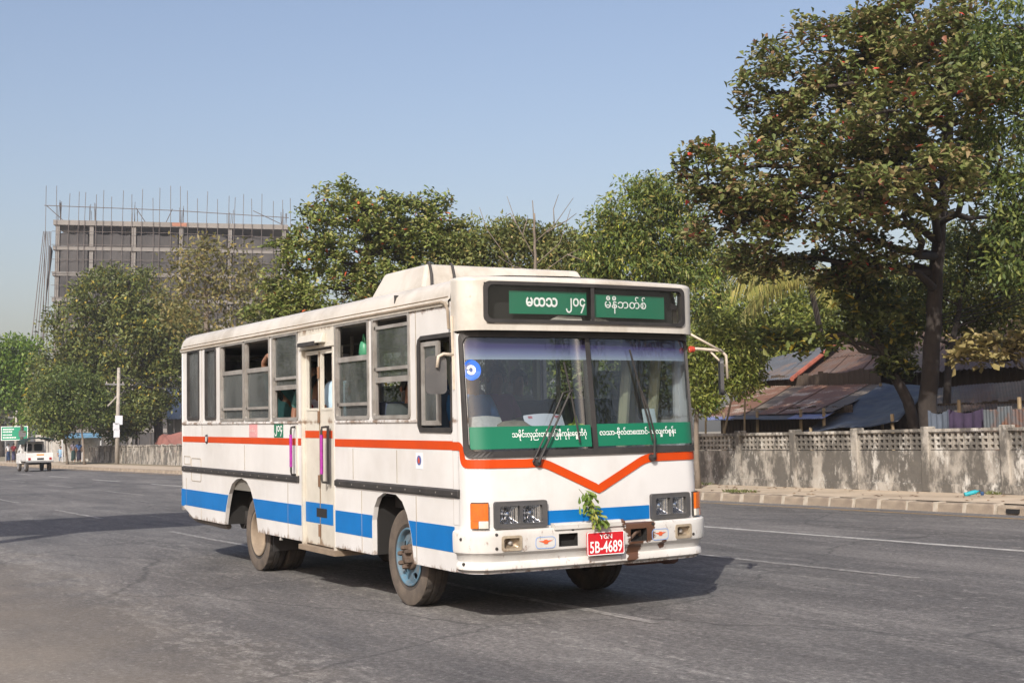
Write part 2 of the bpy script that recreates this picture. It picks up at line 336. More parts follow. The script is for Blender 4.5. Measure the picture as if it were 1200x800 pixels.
# litter
lm = leafmat('dry_leaf', [(0, (.10, .055, .03)), (.6, (.16, .10, .05)), (1, (.22, .15, .07))], .1)
lv, lf = [], []
for i in range(150):
    c = Vector((random.uniform(-32, -11), random.uniform(KF + .3, 20.3), TOP + .008)); a = random.uniform(0, 6.3); s = random.uniform(.03, .075)
    d = Vector((math.cos(a), math.sin(a), 0)); e = Vector((-d.y, d.x, 0)); n = len(lv)
    lv += [c - d*s, c + e*s*.5 + UP*.02, c + d*s + UP*.01, c - e*s*.5 + UP*.015]; lf.append((n, n+1, n+2, n+3))
tag(MB().add(lv, lf).build('fallen_leaves', lm), 'dry brown leaves scattered over the sandy pavement', 'leaves', kind='stuff')
weed_m = leafmat('weed', [(0, (.09, .12, .03)), (1, (.16, .19, .06))], .2)
wv, wf = [], []
for cx, cy_, k in ((-22.3, 17.98, 70), (-22.0, 18.1, 50), (-26.0, 20.0, 60), (-17.2, 20.0, 40), (-12.7, 19.7, 40)):
    for i in range(k):
        c = Vector((cx + random.gauss(0, .16), cy_ + random.gauss(0, .05), TOP)); a = random.uniform(0, 6.3); d = Vector((math.cos(a), math.sin(a), 0)); n = len(wv); h = random.uniform(.03, .09)
        wv += [c, c + d*.03 + UP*h*.6, c + d*.07 + UP*h, c + Vector((-d.y, d.x, 0))*.02 + UP*h*.5]; wf.append((n, n+1, n+2, n+3))
tag(MB().add(wv, wf).build('weeds', weed_m), 'low green weeds along kerb top and wall foot', 'weeds', kind='stuff')
# ------------------------------------------------------------------ boundary wall
def wall_y(x): return 20.15 - .028 * (x + 16.5)
def wall_mat():
    m = bpy.data.materials.new('stained_wall'); m.use_nodes = True; nt = m.node_tree; b = nt.nodes['Principled BSDF']
    c = ramp(nt, noise(nt, 2.0, 6, coord='Object'), [(.3, (.28, .255, .215)), (.7, (.42, .39, .34))])
    oi = nt.nodes.new('ShaderNodeObjectInfo')
    g = nt.nodes.new('ShaderNodeNewGeometry')
    def wn_(scale, stretch, det=7, ro=.7):
        mp = nt.nodes.new('ShaderNodeMapping'); mp.inputs['Scale'].default_value = stretch; nt.links.new(g.outputs['Position'], mp.inputs[0])
        n = nd(nt, 'ShaderNodeTexNoise', Scale=scale, Detail=det, Roughness=ro); nt.links.new(mp.outputs[0], n.inputs['Vector']); return n.outputs['Fac']
    f = ramp(nt, wn_(2.2, (1, 1, .5)), [(.435, 0), (.54, .88)]); c = mixc(nt, f, c, (.075, .069, .060))     # black mould running down
    f = ramp(nt, wn_(6, (1, 1, .6)), [(.5, 0), (.72, .6)]); c = mixc(nt, f, c, (.16, .145, .12))
    f = ramp(nt, wn_(3.4, (1, 1, .5)), [(.56, 0), (.66, .95)]); c = mixc(nt, f, c, (.56, .54, .49))           # surviving whitewash
    nt.links.new(c, b.inputs['Base Color']); b.inputs['Roughness'].default_value = .93
    bp = nt.nodes.new('ShaderNodeBump'); bp.inputs['Strength'].default_value = .5; bp.inputs['Distance'].default_value = .03
    nt.links.new(noise(nt, 9, 6, .6), bp.inputs['Height']); nt.links.new(bp.outputs[0], b.inputs['Normal']); return m
wallm = wall_mat()
wallR = empty('boundary_wall', (0, 0, TOP)); tag(wallR, 'low mould-stained concrete wall with pierced blocks along the far pavement', 'wall')
BAY = 2.0; WH = 1.24
def blk(cols, w, h=.34, rows=3):
    m = MB(); holes = []; cw = w / cols; rh = h / rows
    for c in range(cols):
        for r in range(rows): holes.append([(c*cw + .028, r*rh + .03), ((c+1)*cw - .028, r*rh + .03), ((c+1)*cw - .028, (r+1)*rh - .022), (c*cw + .028, (r+1)*rh - .022)])
    m.plate([(0, 0), (w, 0), (w, h), (0, h)], holes, lambda u, v: (u, 0, v), lambda u, v: (u, .09, v)); return m
bm_one = blk(2, .292).mesh('screen_block', wallm); strip_me = None
pil = MB().hexa([(-.11, -.045, 0), (.11, -.045, 0), (.11, .20, 0), (-.11, .20, 0), (-.10, -.04, WH + .05), (.10, -.04, WH + .05), (.10, .19, WH + .05), (-.10, .19, WH + .05)]).mesh('pillar', wallm)
pan = MB(); nx_, nz_ = 12, 8
pan.box(.10, BAY - .10, 0, .12, .17, WH - .42).box(.10, BAY - .10, -.035, .14, 0, .17); panel_me = pan.mesh('wall_panel', wallm)
cop = MB().box(.09, BAY - .09, -.03, .15, WH - .06, WH + .0).mesh('coping', wallm)
strip = MB()
for k in range(6):
    b_ = blk(2, .292); strip.add([(p[0] + .105 + .3*k, p[1] + .015, p[2] + WH - .405) for p in b_.v], b_.f)
strip_me = strip.mesh('screen_strip', wallm)
x = -9.0
while x > -106:
    ang = math.atan2(wall_y(x - BAY) - wall_y(x), -BAY)
    q = Matrix.Translation((x - BAY, wall_y(x - BAY), 0)) @ Matrix.Rotation(ang - math.pi, 4, 'Z')
    def put(nm, me, dx=0, dy=0, dz=0, jit=0):
        o = link(nm, me, wallR); o.matrix_local = q @ Matrix.Translation((dx, dy, dz)) @ Matrix.Rotation(random.uniform(-jit, jit), 4, 'Y'); return o
    p_ = put('pillar', pil, jit=.012)
    if x > -32:
        bv = p_.modifiers.new('bevel', 'BEVEL'); bv.width = .02; bv.segments = 2
    put('wall_panel', panel_me, jit=.003); put('coping', cop, jit=.004)
    if x > -31:
        for k in range(6): put('screen_block', bm_one, .105 + .3*k, .015 + random.uniform(-.006, .006), WH - .405, .006)
    else: tag(put('screen_blocks', strip_me), kind='stuff')
    x -= BAY
# ------------------------------------------------------------------ shanties behind the wall
def rusty(name, base, amt, rustc=(.17, .075, .04)):
    m = bpy.data.materials.new(name); m.use_nodes = True; nt = m.node_tree; b = nt.nodes['Principled BSDF']
    c = ramp(nt, noise(nt, 3, 5), [(.3, sh(base, .8)), (.7, sh(base, 1.15))])
    f = ramp(nt, noise(nt, 1.4, 7, .65, (1, 1, 1), 'Object', .3), [(.62 - amt * .35, 0), (.70 - amt * .3, .92)]); c = mixc(nt, f, c, rustc)
    f = ramp(nt, noise(nt, 5, 6, .7, off=(3, 3, 3)), [(.55, 0), (.75, .6)]); c = mixc(nt, f, c, (.07, .05, .04))
    nt.links.new(c, b.inputs['Base Color']); b.inputs['Roughness'].default_value = .65; b.inputs['Metallic'].default_value = .1; return m
r_rust = rusty('rusty_iron', (.42, .36, .30), .75); r_grey = rusty('grey_iron', (.115, .125, .14), .3, (.2, .15, .12)); r_brown = rusty('brown_iron', (.14, .10, .08), .5, (.13, .075, .05))
r_pale = rusty('pale_iron', (.16, .13, .10), .25, (.16, .11, .08)); r_blue = rusty('blue_iron', (.10, .115, .125), .5); wood_d = M('dark_wood', (.075, .055, .04), .9, .3, 6, bump=.3)
tarp_m = M('tarp', (.022, .032, .056), .55, .3, 2, bump=.6, bscale=7, dirt=(.12, .115, .105), dirt_amt=.75, dscale=2.6); bamboo = M('bamboo', (.28, .21, .12), .7, .25, 5); purple_c = M('purple_cloth', (.035, .022, .05), .9, .3, 3)
def corr(a, b, c, d, wave=.076, amp=.011, seg=3):
    """corrugated sheet, eave a-b, ridge d-c; ribs run from eave to ridge"""
    a, b, c, d = map(Vector, (a, b, c, d)); L = (b - a).length; n = max(6, int(L / wave * 4)); nrm = (b - a).cross(d - a).normalized(); m = MB()
    if nrm.z < 0: nrm = -nrm
    for j in range(seg + 1):
        t = j / seg
        for i in range(n + 1):
            s = i / n; p = (a.lerp(b, s)).lerp(d.lerp(c, s), t) + nrm * (amp * math.sin(2*math.pi*i/4) - .05*math.sin(math.pi*t)*.3)
            m.v.append(tuple(p))
    m.f = [(j*(n+1)+i, j*(n+1)+i+1, (j+1)*(n+1)+i+1, (j+1)*(n+1)+i) for j in range(seg) for i in range(n)]
    return m
def roof(parent, eave0, eave1, ridge1, ridge0, mats, cols, rows=1, amp=.011, wave=.076):
    e0, e1, r1, r0 = map(Vector, (eave0, eave1, ridge1, ridge0)); k = 0
    for j in range(rows):
        for i in range(cols):
            s0, s1 = i/cols - .01, (i+1)/cols + .015; t0, t1 = j/rows - .02, (j+1)/rows + .03
            P = lambda s, t: (e0.lerp(e1, s)).lerp(r0.lerp(r1, s), t) + UP * (.012*(i % 2) + .015*j + random.uniform(0, .006))
            m = corr(P(s0, t0), P(s1, t0), P(s1, t1), P(s0, t1), wave, amp)
            sh_o = m.build('roof_sheet', mats[k % len(mats)], parent, smooth=True); k += 1
def post(parent, p0, p1, r=.04): MB().tube([p0, p1], r, 7).build('post', bamboo, parent)
def timber_wall(parent, p0, p1, z0, z1, w=.14, mat=None):
    p0, p1 = Vector(p0), Vector(p1); L = (p1 - p0).length; n = max(1, int(L / w)); d = (p1 - p0) / n; nr = Vector((-d.y, d.x, 0)).normalized() * .012
    me = MB().hexa([(0, -.012, 0), (d.length*.94, -.012, 0), (d.length*.94, .012, 0), (0, .012, 0), (0, -.012, 1), (d.length*.94, -.012, 1), (d.length*.94, .012, 1), (0, .012, 1)]).mesh('plank', mat or wood_d)
    for i in range(n):
        o = link('plank', me, parent); o.location = p0 + d*i + Vector((0, 0, z0 - p0.z)) + nr*random.uniform(-.6, .6); o.rotation_euler.z = math.atan2(d.y, d.x); o.scale.z = (z1 - z0) * random.uniform(.96, 1.0)
h1 = tag(empty('lean_to_shack', atY(960, 480, 24)*1.0), 'shack with a rust-streaked lean-to roof and blue-edged awning behind wall', 'shack')
h1.location = (0, 0, 0)
roof(h1, atY(832, 488, 22.6), atY(975, 482, 22.6), atY(1040, 451, 26.3), atY(884, 454, 26.3), [r_rust, r_rust, r_pale, r_rust], 7, 1)
roof(h1, atY(826, 492, 21.9), atY(960, 491, 21.9), atY(975, 483, 22.75), atY(834, 487, 22.75), [M('blue_sheet', (.16, .20, .42), .5, .2, 2, dirt=(.3, .28, .25), dirt_amt=.7), r_grey, r_grey], 4, 1)
roof(h1, atY(882, 447, 26.4), atY(930, 443, 26.4), atY(984, 402, 30), atY(903, 420, 30), [r_grey], 3, 1)
MB().tube([atY(928, 444, 26.3), atY(982, 401, 29.9)], .07, 6).build('verge_board', M('red_trim', (.34, .10, .06), .7, .2), h1)
a, b = atY(845, 500, 23.2), atY(1000, 500, 23.2); timber_wall(h1, (a.x, a.y, TOP), (b.x, b.y, TOP), TOP, 2.05)
a, b = atY(880, 500, 26.6), atY(1035, 500, 26.6); timber_wall(h1, (a.x, a.y, TOP), (b.x, b.y, TOP), TOP, 3.1, .2)
for px in (848, 887, 938, 965):
    a = atY(px, 500, 22.2); post(h1, (a.x, a.y, TOP), (a.x + .03, a.y, 1.95))
h2 = tag(empty('brown_roofed_house'), 'long house with brown corrugated roof behind the broad-leaved tree', 'house')
roof(h2, atY(928, 444, 26.9), atY(1330, 421, 26.9), atY(1330, 362, 31.5), atY(982, 399, 31.5), [r_brown, r_brown, r_brown, r_pale], 9, 2, .02, .15)
a, b = atY(945, 440, 27.8), atY(1330, 421, 27.8); timber_wall(h2, (a.x, a.y, TOP), (b.x, b.y, TOP), TOP, 3.1, .22)
h3 = tag(empty('tarpaulin_shelter'), 'sagging dark blue tarpaulin shelter roof behind the concrete wall', 'shelter')
A, B, C, D = atY(936, 508, 21.5), atY(1052, 494, 21.7), atY(1092, 451, 25.6), atY(1034, 450, 25.6); tv = []; n = 22
for j in range(n + 1):
    for i in range(n + 1):
        s, t = i/n, j/n; p = A.lerp(B, s).lerp(D.lerp(C, s), t); sag = .10*math.sin(math.pi*s)*math.sin(math.pi*t) + .02*math.sin(11*s + 5*t) + .015*math.sin(17*t - 6*s)
        tv.append(p - UP*sag)
ts = MB().add(tv, [(j*(n+1)+i, j*(n+1)+i+1, (j+1)*(n+1)+i+1, (j+1)*(n+1)+i) for j in range(n) for i in range(n)]).build('tarpaulin', tarp_m, h3, smooth=True)
sd = ts.modifiers.new('s', 'SOLIDIFY'); sd.thickness = .006
for px, y, zt in ((950, 21.7, 1.5), (1046, 21.8, 1.75), (1034, 25.4, 2.6), (1088, 25.4, 2.65)):
    a = atY(px, 500, y); post(h3, (a.x, a.y, TOP), (a.x, a.y, zt))
h4 = tag(empty('pale_roofed_shack'), 'shack with faded dusty tin roof at the right picture edge', 'shack')
roof(h4, atY(1098, 483, 22.4), atY(1330, 480, 22.4), atY(1330, 436, 26.2), atY(1090, 456, 26.2), [r_pale, r_brown, r_pale], 6, 1)
roof(h4, atY(1112, 492, 21.8), atY(1172, 490, 21.8), atY(1176, 484, 22.5), atY(1120, 484, 22.5), [r_pale], 2, 1)
a, b = atY(1100, 500, 23.4), atY(1330, 500, 23.4); timber_wall(h4, (a.x, a.y, TOP), (b.x, b.y, TOP), TOP, 2.0)
for px in (1125, 1196): a = atY(px, 500, 21.9); post(h4, (a.x, a.y, TOP), (a.x, a.y, 2.0))
fe = tag(empty('tin_fence'), 'blue-grey corrugated tin fence right of the purple cloth', 'fence')
for i in range(6):
    a, b = atY(1153 + 17*i, 505, 21.25), atY(1153 + 17*(i+1), 505, 21.25); z1 = 1.78 + random.uniform(-.04, .04)
    corr((a.x, a.y, TOP), (b.x, b.y + .01, TOP), (b.x, b.y + .01, z1), (a.x, a.y, z1), .076, .011, 1).build('tin_sheet', r_blue, fe, smooth=True)
for px0, px1, mat, lab in ((1112, 1153, purple_c, 'dark purple cloth hung between the tree trunk and tin fence'), (1088, 1112, M('blue_cloth', (.07, .085, .11), .9, .2), 'pale blue cloth hung beside the tree trunk above the wall')):
    v = []; n = 16
    for i in range(n + 1):
        p = atY(px0 + (px1-px0)*i/n, 500, 21.45); w = .03*math.sin(i*1.4); v += [(p.x, p.y + w, 1.05), (p.x, p.y + w, 1.80 - .09*math.sin(math.pi*i/n))]
    o = MB().add(v, [(2*i, 2*i+2, 2*i+3, 2*i+1) for i in range(n)]).build('hanging_cloth', mat, smooth=True); o.modifiers.new('s', 'SOLIDIFY').thickness = .01
    tag(o, lab, 'cloth')
    p = atY(px0 - 2, 500, 21.45); q_ = atY(px1 + 2, 500, 21.45)
# ------------------------------------------------------------------ unfinished concrete building
conc = M('raw_concrete', (.20, .188, .175), .9, .15, .3, dirt=(.2, .18, .16), dirt_amt=.5, dscale=.5); conc_d = M('core_concrete', (.20, .19, .18), .9, .2, .2)  # the core wall has its own even grey
net_m = M('safety_net', (.052, .049, .048), .9, .4, .35, dirt=(.075, .07, .067), dirt_amt=.5, dscale=.8); rebar = M('rebar', (.12, .10, .09), .8, .2); brickm = M('brick_red', (.32, .15, .10), .9, .2)
PA = at(68, 258, 165); PB = at(333, 265.5, 169); U = (PB - PA); ZT = PA.z; U.z = 0; LB = U.length; U.normalize(); V_ = Vector((-U.y, U.x, 0))
if V_.dot(CF) < 0: V_ = -V_
bld = tag(empty('unfinished_building', (PA.x, PA.y, 0), math.atan2(U.y, U.x)), 'unfinished grey concrete block wrapped in netting with bare rods on top', 'building')
bld.rotation_mode = 'QUATERNION'; bld.rotation_quaternion = PLUMB_Q @ Quaternion((0, 0, 1), math.atan2(U.y, U.x)); sg = 1 if V_.dot(Vector((-U.y, U.x, 0))) > 0 else -1
FH = 3.22; DB = 16; colx = [0, .147*LB, .332*LB, .540*LB, .757*LB, LB]
bl = PA - PLUMB * (ZT / PLUMB.z); bld.location = (bl.x, bl.y, 0)
nf = int(ZT / FH)
for k in range(nf + 1):
    z = ZT - k*FH
    MB().box(-.5, LB + .5, min(-.32*sg, sg*DB), max(-.32*sg, sg*DB), z - .6 if k == 0 else z - .5, z).build('floor_slab', conc, bld)
    if k == 0: MB().box(.50*LB, .565*LB, -.38 if sg > 0 else .30, -.30 if sg > 0 else .38, z - .5, z - .05).build('brick_patch', brickm, bld)
for cx in colx: MB().box(cx - .24, cx + .24, -.1, .7, 0, ZT - .02).build('column', conc, bld)
for v_ in (DB*.5, DB):
    for cx in colx: MB().box(cx - .35, cx + .35, sg*v_ - .4, sg*v_ + .4, 0, ZT - .02).build('column', conc, bld)
MB().box(1.0, LB - 1.0, sg*6, sg*6.4, 0, ZT - 1.0).build('core_wall', conc_d, bld)
for k in range(nf):
    z = ZT - k*FH
    for i in range(5):
        x0, x1 = colx[i] + .4, colx[i+1] - .4; top = z - .55 - (1.1 if k == 0 else 0); n = 8; v = []
        for a in range(n + 1):
            for c in (0, 1, 2):
                v.append((x0 + (x1-x0)*a/n, -.25*sg + .12*math.sin(a*2.1 + i + k)*(c != 2) + random.uniform(-.03, .03), top + (z - FH + .02 - top)*c/2 + (.15*math.sin(a*1.3 + i*2) if c == 0 and k == 0 else 0)))
        MB().add(v, [(3*a+c, 3*a+3+c, 3*a+4+c, 3*a+1+c) for a in range(n) for c in (0, 1)]).build('net_panel', net_m, bld, smooth=True)
    if k < 3:
        for i in range(14):
            x = random.uniform(.06, .43)*LB if k == 0 else random.uniform(0, LB); MB().tube([(x, sg*random.uniform(.5, 3), z - FH), (x, sg*random.uniform(.5, 3), z - .5)], .05, 5).build('prop', rebar, bld)
for i in range(27):                                                # bamboo scaffold standing over the top slab
    x = -1.2 + (LB + 2)*i/26 + random.uniform(-.3, .3); MB().tube([(x + random.uniform(-.2, .2), -.5*sg, 0), (x, -.5*sg, ZT - 2), (x + random.uniform(-.15, .15), -.5*sg, ZT + random.uniform(2.9, 4.6))], .036, 5).build('scaffold_pole', rebar, bld)
MB().tube([(-1.6, -.35*sg, ZT + 1.75), (LB*.5, -.35*sg, ZT + 1.5), (LB + .6, -.35*sg, ZT + .9)], .05, 5).build('scaffold_rail', rebar, bld)
for k in range(1, 12):                                              # lashed ledgers across the front
    z = ZT - 1.6*k + random.uniform(-.2, .2); MB().tube([(-.6, -.55*sg, z), (LB*.5, -.55*sg, z + random.uniform(-.2, .2)), (LB + .4, -.55*sg, z + random.uniform(-.3, .3))], .032, 5).build('scaffold_ledger', rebar, bld)
for cx in colx:
    for j in range(7):
        x = cx + random.uniform(-.4, .4); MB().tube([(x, sg*random.uniform(0, .5), ZT - .1), (x + random.uniform(-.1, .1), sg*random.uniform(0, .5), ZT + random.uniform(1.2, 2.6))], .03, 4).build('reinforcing_bar', rebar, bld)
for x0, x1 in ((-1.3, .6), (.34*LB, .38*LB), (.5*LB, .47*LB), (LB*.86, LB)): MB().tube([(x0, -.3*sg, ZT + 1.7), (x1, .3*sg, ZT)], .05, 5).build('scaffold_brace', rebar, bld)
side_net = M('side_net', (.10, .105, .11), .95, .3, .3, dirt=(.1, .1, .1), dirt_amt=.6, dscale=.6)
sv = []; n = 9                                                      # netted scaffold on the left flank, spreading downwards
for k in range(n + 1):
    z = (ZT - 3.2) * (1 - k/n); sp = 1.0 + 2.3*(k/n)**.9
    for j in range(4): sv.append((-.5 - sp*(.35 + .65*j/3) + random.uniform(-.1, .1), sg*(-.6 + 5.5*j/3), z))
MB().add(sv, [(4*k+j, 4*k+j+1, 4*k+5+j, 4*k+4+j) for k in range(n) for j in range(3)]).build('side_netting', side_net, bld)
for k in range(6): MB().tube([(-.7 - .35*k*.5, -.6*sg, ZT - 1.5), (-1.1 - .55*k, -.7*sg, 0)], .05, 5).build('scaffold_pole', rebar, bld)
# ------------------------------------------------------------------ trees
bark = M('bark', (.036, .028, .023), .95, .3, 4, bump=.8, bscale=14); bark_l = M('bark_pale', (.17, .14, .11), .95, .25, 4, bump=.6, bscale=12)
G1 = leafmat('almond_leaf', [(0, (.08, .118, .030)), (.4, (.13, .158, .045)), (.72, (.18, .188, .070)), (.90, (.215, .175, .080)), (.990, (.20, .125, .07)), (.994, (.50, .06, .04)), (1, (.55, .07, .05))], .28)
G1b = leafmat('almond_leaf_young', [(0, (.09, .14, .03)), (.5, (.17, .215, .05)), (.85, (.24, .265, .08)), (.985, (.28, .26, .10)), (.992, (.42, .10, .03)), (1, (.45, .09, .03))], .3)
G2 = leafmat('mango_leaf', [(0, (.04, .07, .018)), (.55, (.075, .115, .028)), (.85, (.125, .16, .04)), (1, (.21, .25, .05))], .3)
G3 = leafmat('dark_leaf', [(0, (.055, .08, .02)), (.6, (.10, .13, .032)), (.93, (.15, .165, .045)), (.975, (.32, .26, .03)), (1, (.35, .27, .03))], .25)
G4 = leafmat('yellowing_leaf', [(0, (.10, .11, .035)), (.6, (.15, .15, .05)), (1, (.23, .19, .06))], .3)
G5 = leafmat('fresh_leaf', [(0, (.055, .115, .015)), (.6, (.10, .18, .025)), (1, (.19, .27, .04))], .35)
G6 = leafmat('shrub_leaf', [(0, (.09, .13, .025)), (.6, (.15, .19, .035)), (1, (.25, .27, .06))], .3)
def leaves(P, D, Nn, L, W, shape=0, fold=.12):
    """P base points, D tip directions, Nn normals, L lengths, W widths -> verts, faces"""
    S = np.cross(D, Nn); S /= np.linalg.norm(S, axis=1, keepdims=True) + 1e-9; Nn = np.cross(S, D); L = L[:, None]; W = W[:, None]; n = len(P)
    if shape == 0:
        v = np.stack([P, P + D*L*.5 + S*W*.5 + Nn*W*fold, P + D*L - Nn*L*.08, P + D*L*.5 - S*W*.5 + Nn*W*fold], 1).reshape(-1, 3)
        f = np.arange(n*4).reshape(n, 4); return v, f
    v = np.stack([P, P + D*L*.38 + S*W*.30 + Nn*W*fold, P + D*L*.78 + S*W*.5 + Nn*W*fold, P + D*L - Nn*L*.1, P + D*L*.78 - S*W*.5 + Nn*W*fold, P + D*L*.38 - S*W*.30 + Nn*W*fold], 1).reshape(-1, 3)
    b = np.arange(n)[:, None]*6; f = np.concatenate([b + np.array([[0, 1, 2, 3]]), b + np.array([[0, 3, 4, 5]])]); return v, f
def unit(n):
    v = RNG.normal(size=(n, 3)); return v / np.linalg.norm(v, axis=1, keepdims=True)
def make_tree(name, label, trunk, r0, lobes, ncl, per, leaf, mat, bk=bark, mode='ball', cl_r=.45, up=.5, cat='tree', group=None, twig=.012, gaps=.0, droop=0, r_end=None, inner=.45):
    """trunk: points; lobes: (centre, (right, forward, up) radii); ncl leaf clusters hung on twigs grown from the limbs"""
    trunk = [Vector(p) for p in trunk]; root = tag(empty(name, trunk[0]), label, cat, group); o0 = trunk[0]
    wood = MB(); r_end = r_end or r0*.35; nT = len(trunk)
    fine = []
    for i in range(nT - 1):
        for k in range(4): fine.append(trunk[i].lerp(trunk[i+1], k/4))
    fine.append(trunk[-1]); fine = [p + Vector((random.uniform(-1, 1), random.uniform(-1, 1), 0))*r0*.18*(0 < i < len(fine)-1) for i, p in enumerate(fine)]
    rad = [r0*(1.25 if i == 0 else 1)*(1 - i/(len(fine)-1)) + r_end*i/(len(fine)-1) for i in range(len(fine))]
    wood.tube([p - o0 for p in fine], rad, 10); nodes = [np.array(p) for p in fine[len(fine)//4:]]; nr = [r for r in rad[len(fine)//4:]]
    for c, rr in lobes:                                            # one limb to each lobe
        c = Vector(c); cand = [(abs((p - c).length - 0) + (3*max(0, p.z - c.z + .3)), i) for i, p in enumerate(fine) if i >= len(fine)//4]
        i = min(cand)[1]; s = fine[i]; q = []
        mid = s.lerp(c, .5) + Vector((0, 0, .12*(c - s).length)) + Vector(RNG.normal(size=3))*.06*(c - s).length
        for k in range(7):
            t = k/6; q.append(s*(1-t)**2 + mid*2*t*(1-t) + c*t*t + Vector(RNG.normal(size=3))*.03*(c-s).length*(0 < k < 6))
        ra = rad[i]*.62; rl = [ra*(1-t/6) + twig*1.6*t/6 for t in range(7)]
        wood.tube([p - o0 for p in q], rl, 7); nodes += [np.array(p) for p in q[1:]]; nr += rl[1:]
    if not lobes:
        wood.build('trunk', bk, root, smooth=True); return root
    w = np.array([(r[0]*r[1]*r[2])**.6 for _, r in lobes]); w /= w.sum(); cl = []
    li = RNG.choice(len(lobes), size=ncl, p=w); dirs = unit(ncl)
    for k in range(ncl):
        c, r = lobes[li[k]]; d = dirs[k]; rho = RNG.uniform(inner**3, 1)**(1/3)
        cl.append(np.array(c) + (np.array(CR)*d[0]*r[0] + np.array(CF)*d[1]*r[1] + np.array(UP)*d[2]*r[2])*rho)
    cl = np.array(cl); NA = np.array(nodes); dist = np.array([np.min(((NA - p)**2).sum(1)) for p in cl]); cl = cl[np.argsort(dist)]
    for p in cl:
        NA = np.array(nodes); j = int(np.argmin(((NA - p)**2).sum(1))); s = Vector(nodes[j]); e = Vector(p); ln = (e - s).length
        m = s.lerp(e, .5) + Vector(RNG.normal(size=3))*.08*ln + UP*.06*ln; ra = min(nr[j], twig*(1 + ln*.5))
        wood.tube([s - o0, m - o0, e - o0], [ra, ra*.75, ra*.45], 4, False); nodes += [np.array(m), np.array(p)]; nr += [ra*.75, ra*.5]
    wood.build('trunk', bk, root, smooth=True)
    if per:
        n = ncl*per; C = np.repeat(cl, per, 0); d = unit(n); L = leaf[0]*RNG.uniform(.5, 1.35, n); W = leaf[1]*RNG.uniform(.75, 1.15, n)
        if mode == 'rosette':                                       # whorls at the shoot tips, layered
            a = RNG.uniform(0, 2*np.pi, n); el = RNG.normal(.1, .5, n); D = np.stack([np.cos(a)*np.cos(el), np.sin(a)*np.cos(el), np.sin(el)], 1)
            P = C + d*np.array([cl_r, cl_r, cl_r*.7])*RNG.uniform(.2, 1, n)[:, None]; Nn = np.array([0, 0, 1]) + .55*unit(n); Nn -= np.array(CF)*.25
        else:
            rr = RNG.uniform(0, 1, n)**.5; P = C + d*cl_r*rr[:, None]*np.array([1, 1, .8]); D = unit(n) + d*.7; D[:, 2] -= droop; D /= np.linalg.norm(D, axis=1, keepdims=True)
            Nn = unit(n) + np.array([0, 0, up*1.6]) - np.array(CF)*.3
        Nn -= D*(Nn*D).sum(1)[:, None]
        v, f = leaves(P - np.array(o0), D, Nn, L, W, 1 if mode == 'rosette' else 0)
        link('crown', np_mesh('crown', v, f, mat), root)
    return root
def lobe(px, py, dep, rx, ry, rf=None, off=0):
    """crown lobe: picture centre and half sizes at a distance"""
    k = dep/1557.7; return (at(px, py, dep + off), (rx*k, rf if rf else (rx + ry)*.5*k, ry*k))
def foot(px, dep):                                                  # where a trunk stands
    p = at(px, 520, dep); return Vector((p.x, p.y, TOP))
# the broad-leaved tree that fills the right of the picture
D1 = 28.6
f1 = foot(1090, D1); trunk1 = [f1, at(1088, 470, D1), at(1094, 380, D1), at(1098, 300, D1), at(1104, 235, D1), at(1112, 150, D1), at(1108, 70, D1)]
L1 = [lobe(985, 118, D1, 70, 40), lobe(930, 168, D1, 55, 38), lobe(1065, 90, D1, 70, 45), lobe(1005, 205, D1, 65, 36, off=-1), lobe(885, 240, D1, 60, 36), lobe(1100, 60, D1, 60, 40, off=-2), lobe(1040, 50, D1, 60, 36, off=1.5), lobe(1075, 30, D1, 95, 42), lobe(960, 62, D1, 85, 48), lobe(915, 110, D1, 50, 48, off=-.5), lobe(1015, 95, D1, 60, 40, off=1), lobe(1150, 60, D1, 60, 60, off=1), lobe(900, 205, D1, 60, 38, off=-1.5), lobe(830, 205, D1, 46, 34, off=-1), lobe(1000, 165, D1, 75, 30, off=-2),
      lobe(860, 262, D1, 70, 42, off=-.8), lobe(960, 245, D1, 75, 40, off=-1.5), lobe(1050, 180, D1, 60, 40, off=-2.5), lobe(1150, 170, D1, 60, 60, off=1.5), lobe(890, 305, D1, 55, 26), lobe(975, 310, D1, 50, 26, off=.5), lobe(1030, 300, D1, 45, 30, off=-1), lobe(1040, 130, D1, 60, 26, off=-4), lobe(1120, 110, D1, 60, 30, off=-4), lobe(1090, 205, D1, 60, 26, off=-4.5), lobe(1010, 225, D1, 50, 24, off=-4), lobe(1155, 215, D1, 40, 28, off=-3.5), lobe(1060, 255, D1, 40, 16, off=-3), lobe(1170, 260, D1, 45, 30, off=2)]
t1 = make_tree('almond_tree', 'big spreading tree with bronze-green leaves and dark trunk behind the wall', trunk1, .22, L1, 1250, 30, (.165, .10), G1, mode='rosette', cl_r=.32, twig=.022, inner=.45)
D1b = 29.5                                                           # a second leaning stem in the same clump, and the low branch in sun
make_tree('leaning_tree', 'thin dark tree leaning left beside the big trunk, over shack roofs', [foot(1078, D1b), at(1066, 470, D1b), at(1040, 425, D1b), at(1022, 385, D1b), at(1004, 345, D1b)], .15,
          [lobe(1000, 335, D1b, 45, 26), lobe(960, 398, D1b, 45, 16), lobe(1040, 375, D1b, 50, 30), lobe(905, 400, D1b, 30, 12), lobe(1050, 425, D1b, 30, 18)], 150, 22, (.19, .11), G3, mode='rosette', cl_r=.28, twig=.015)
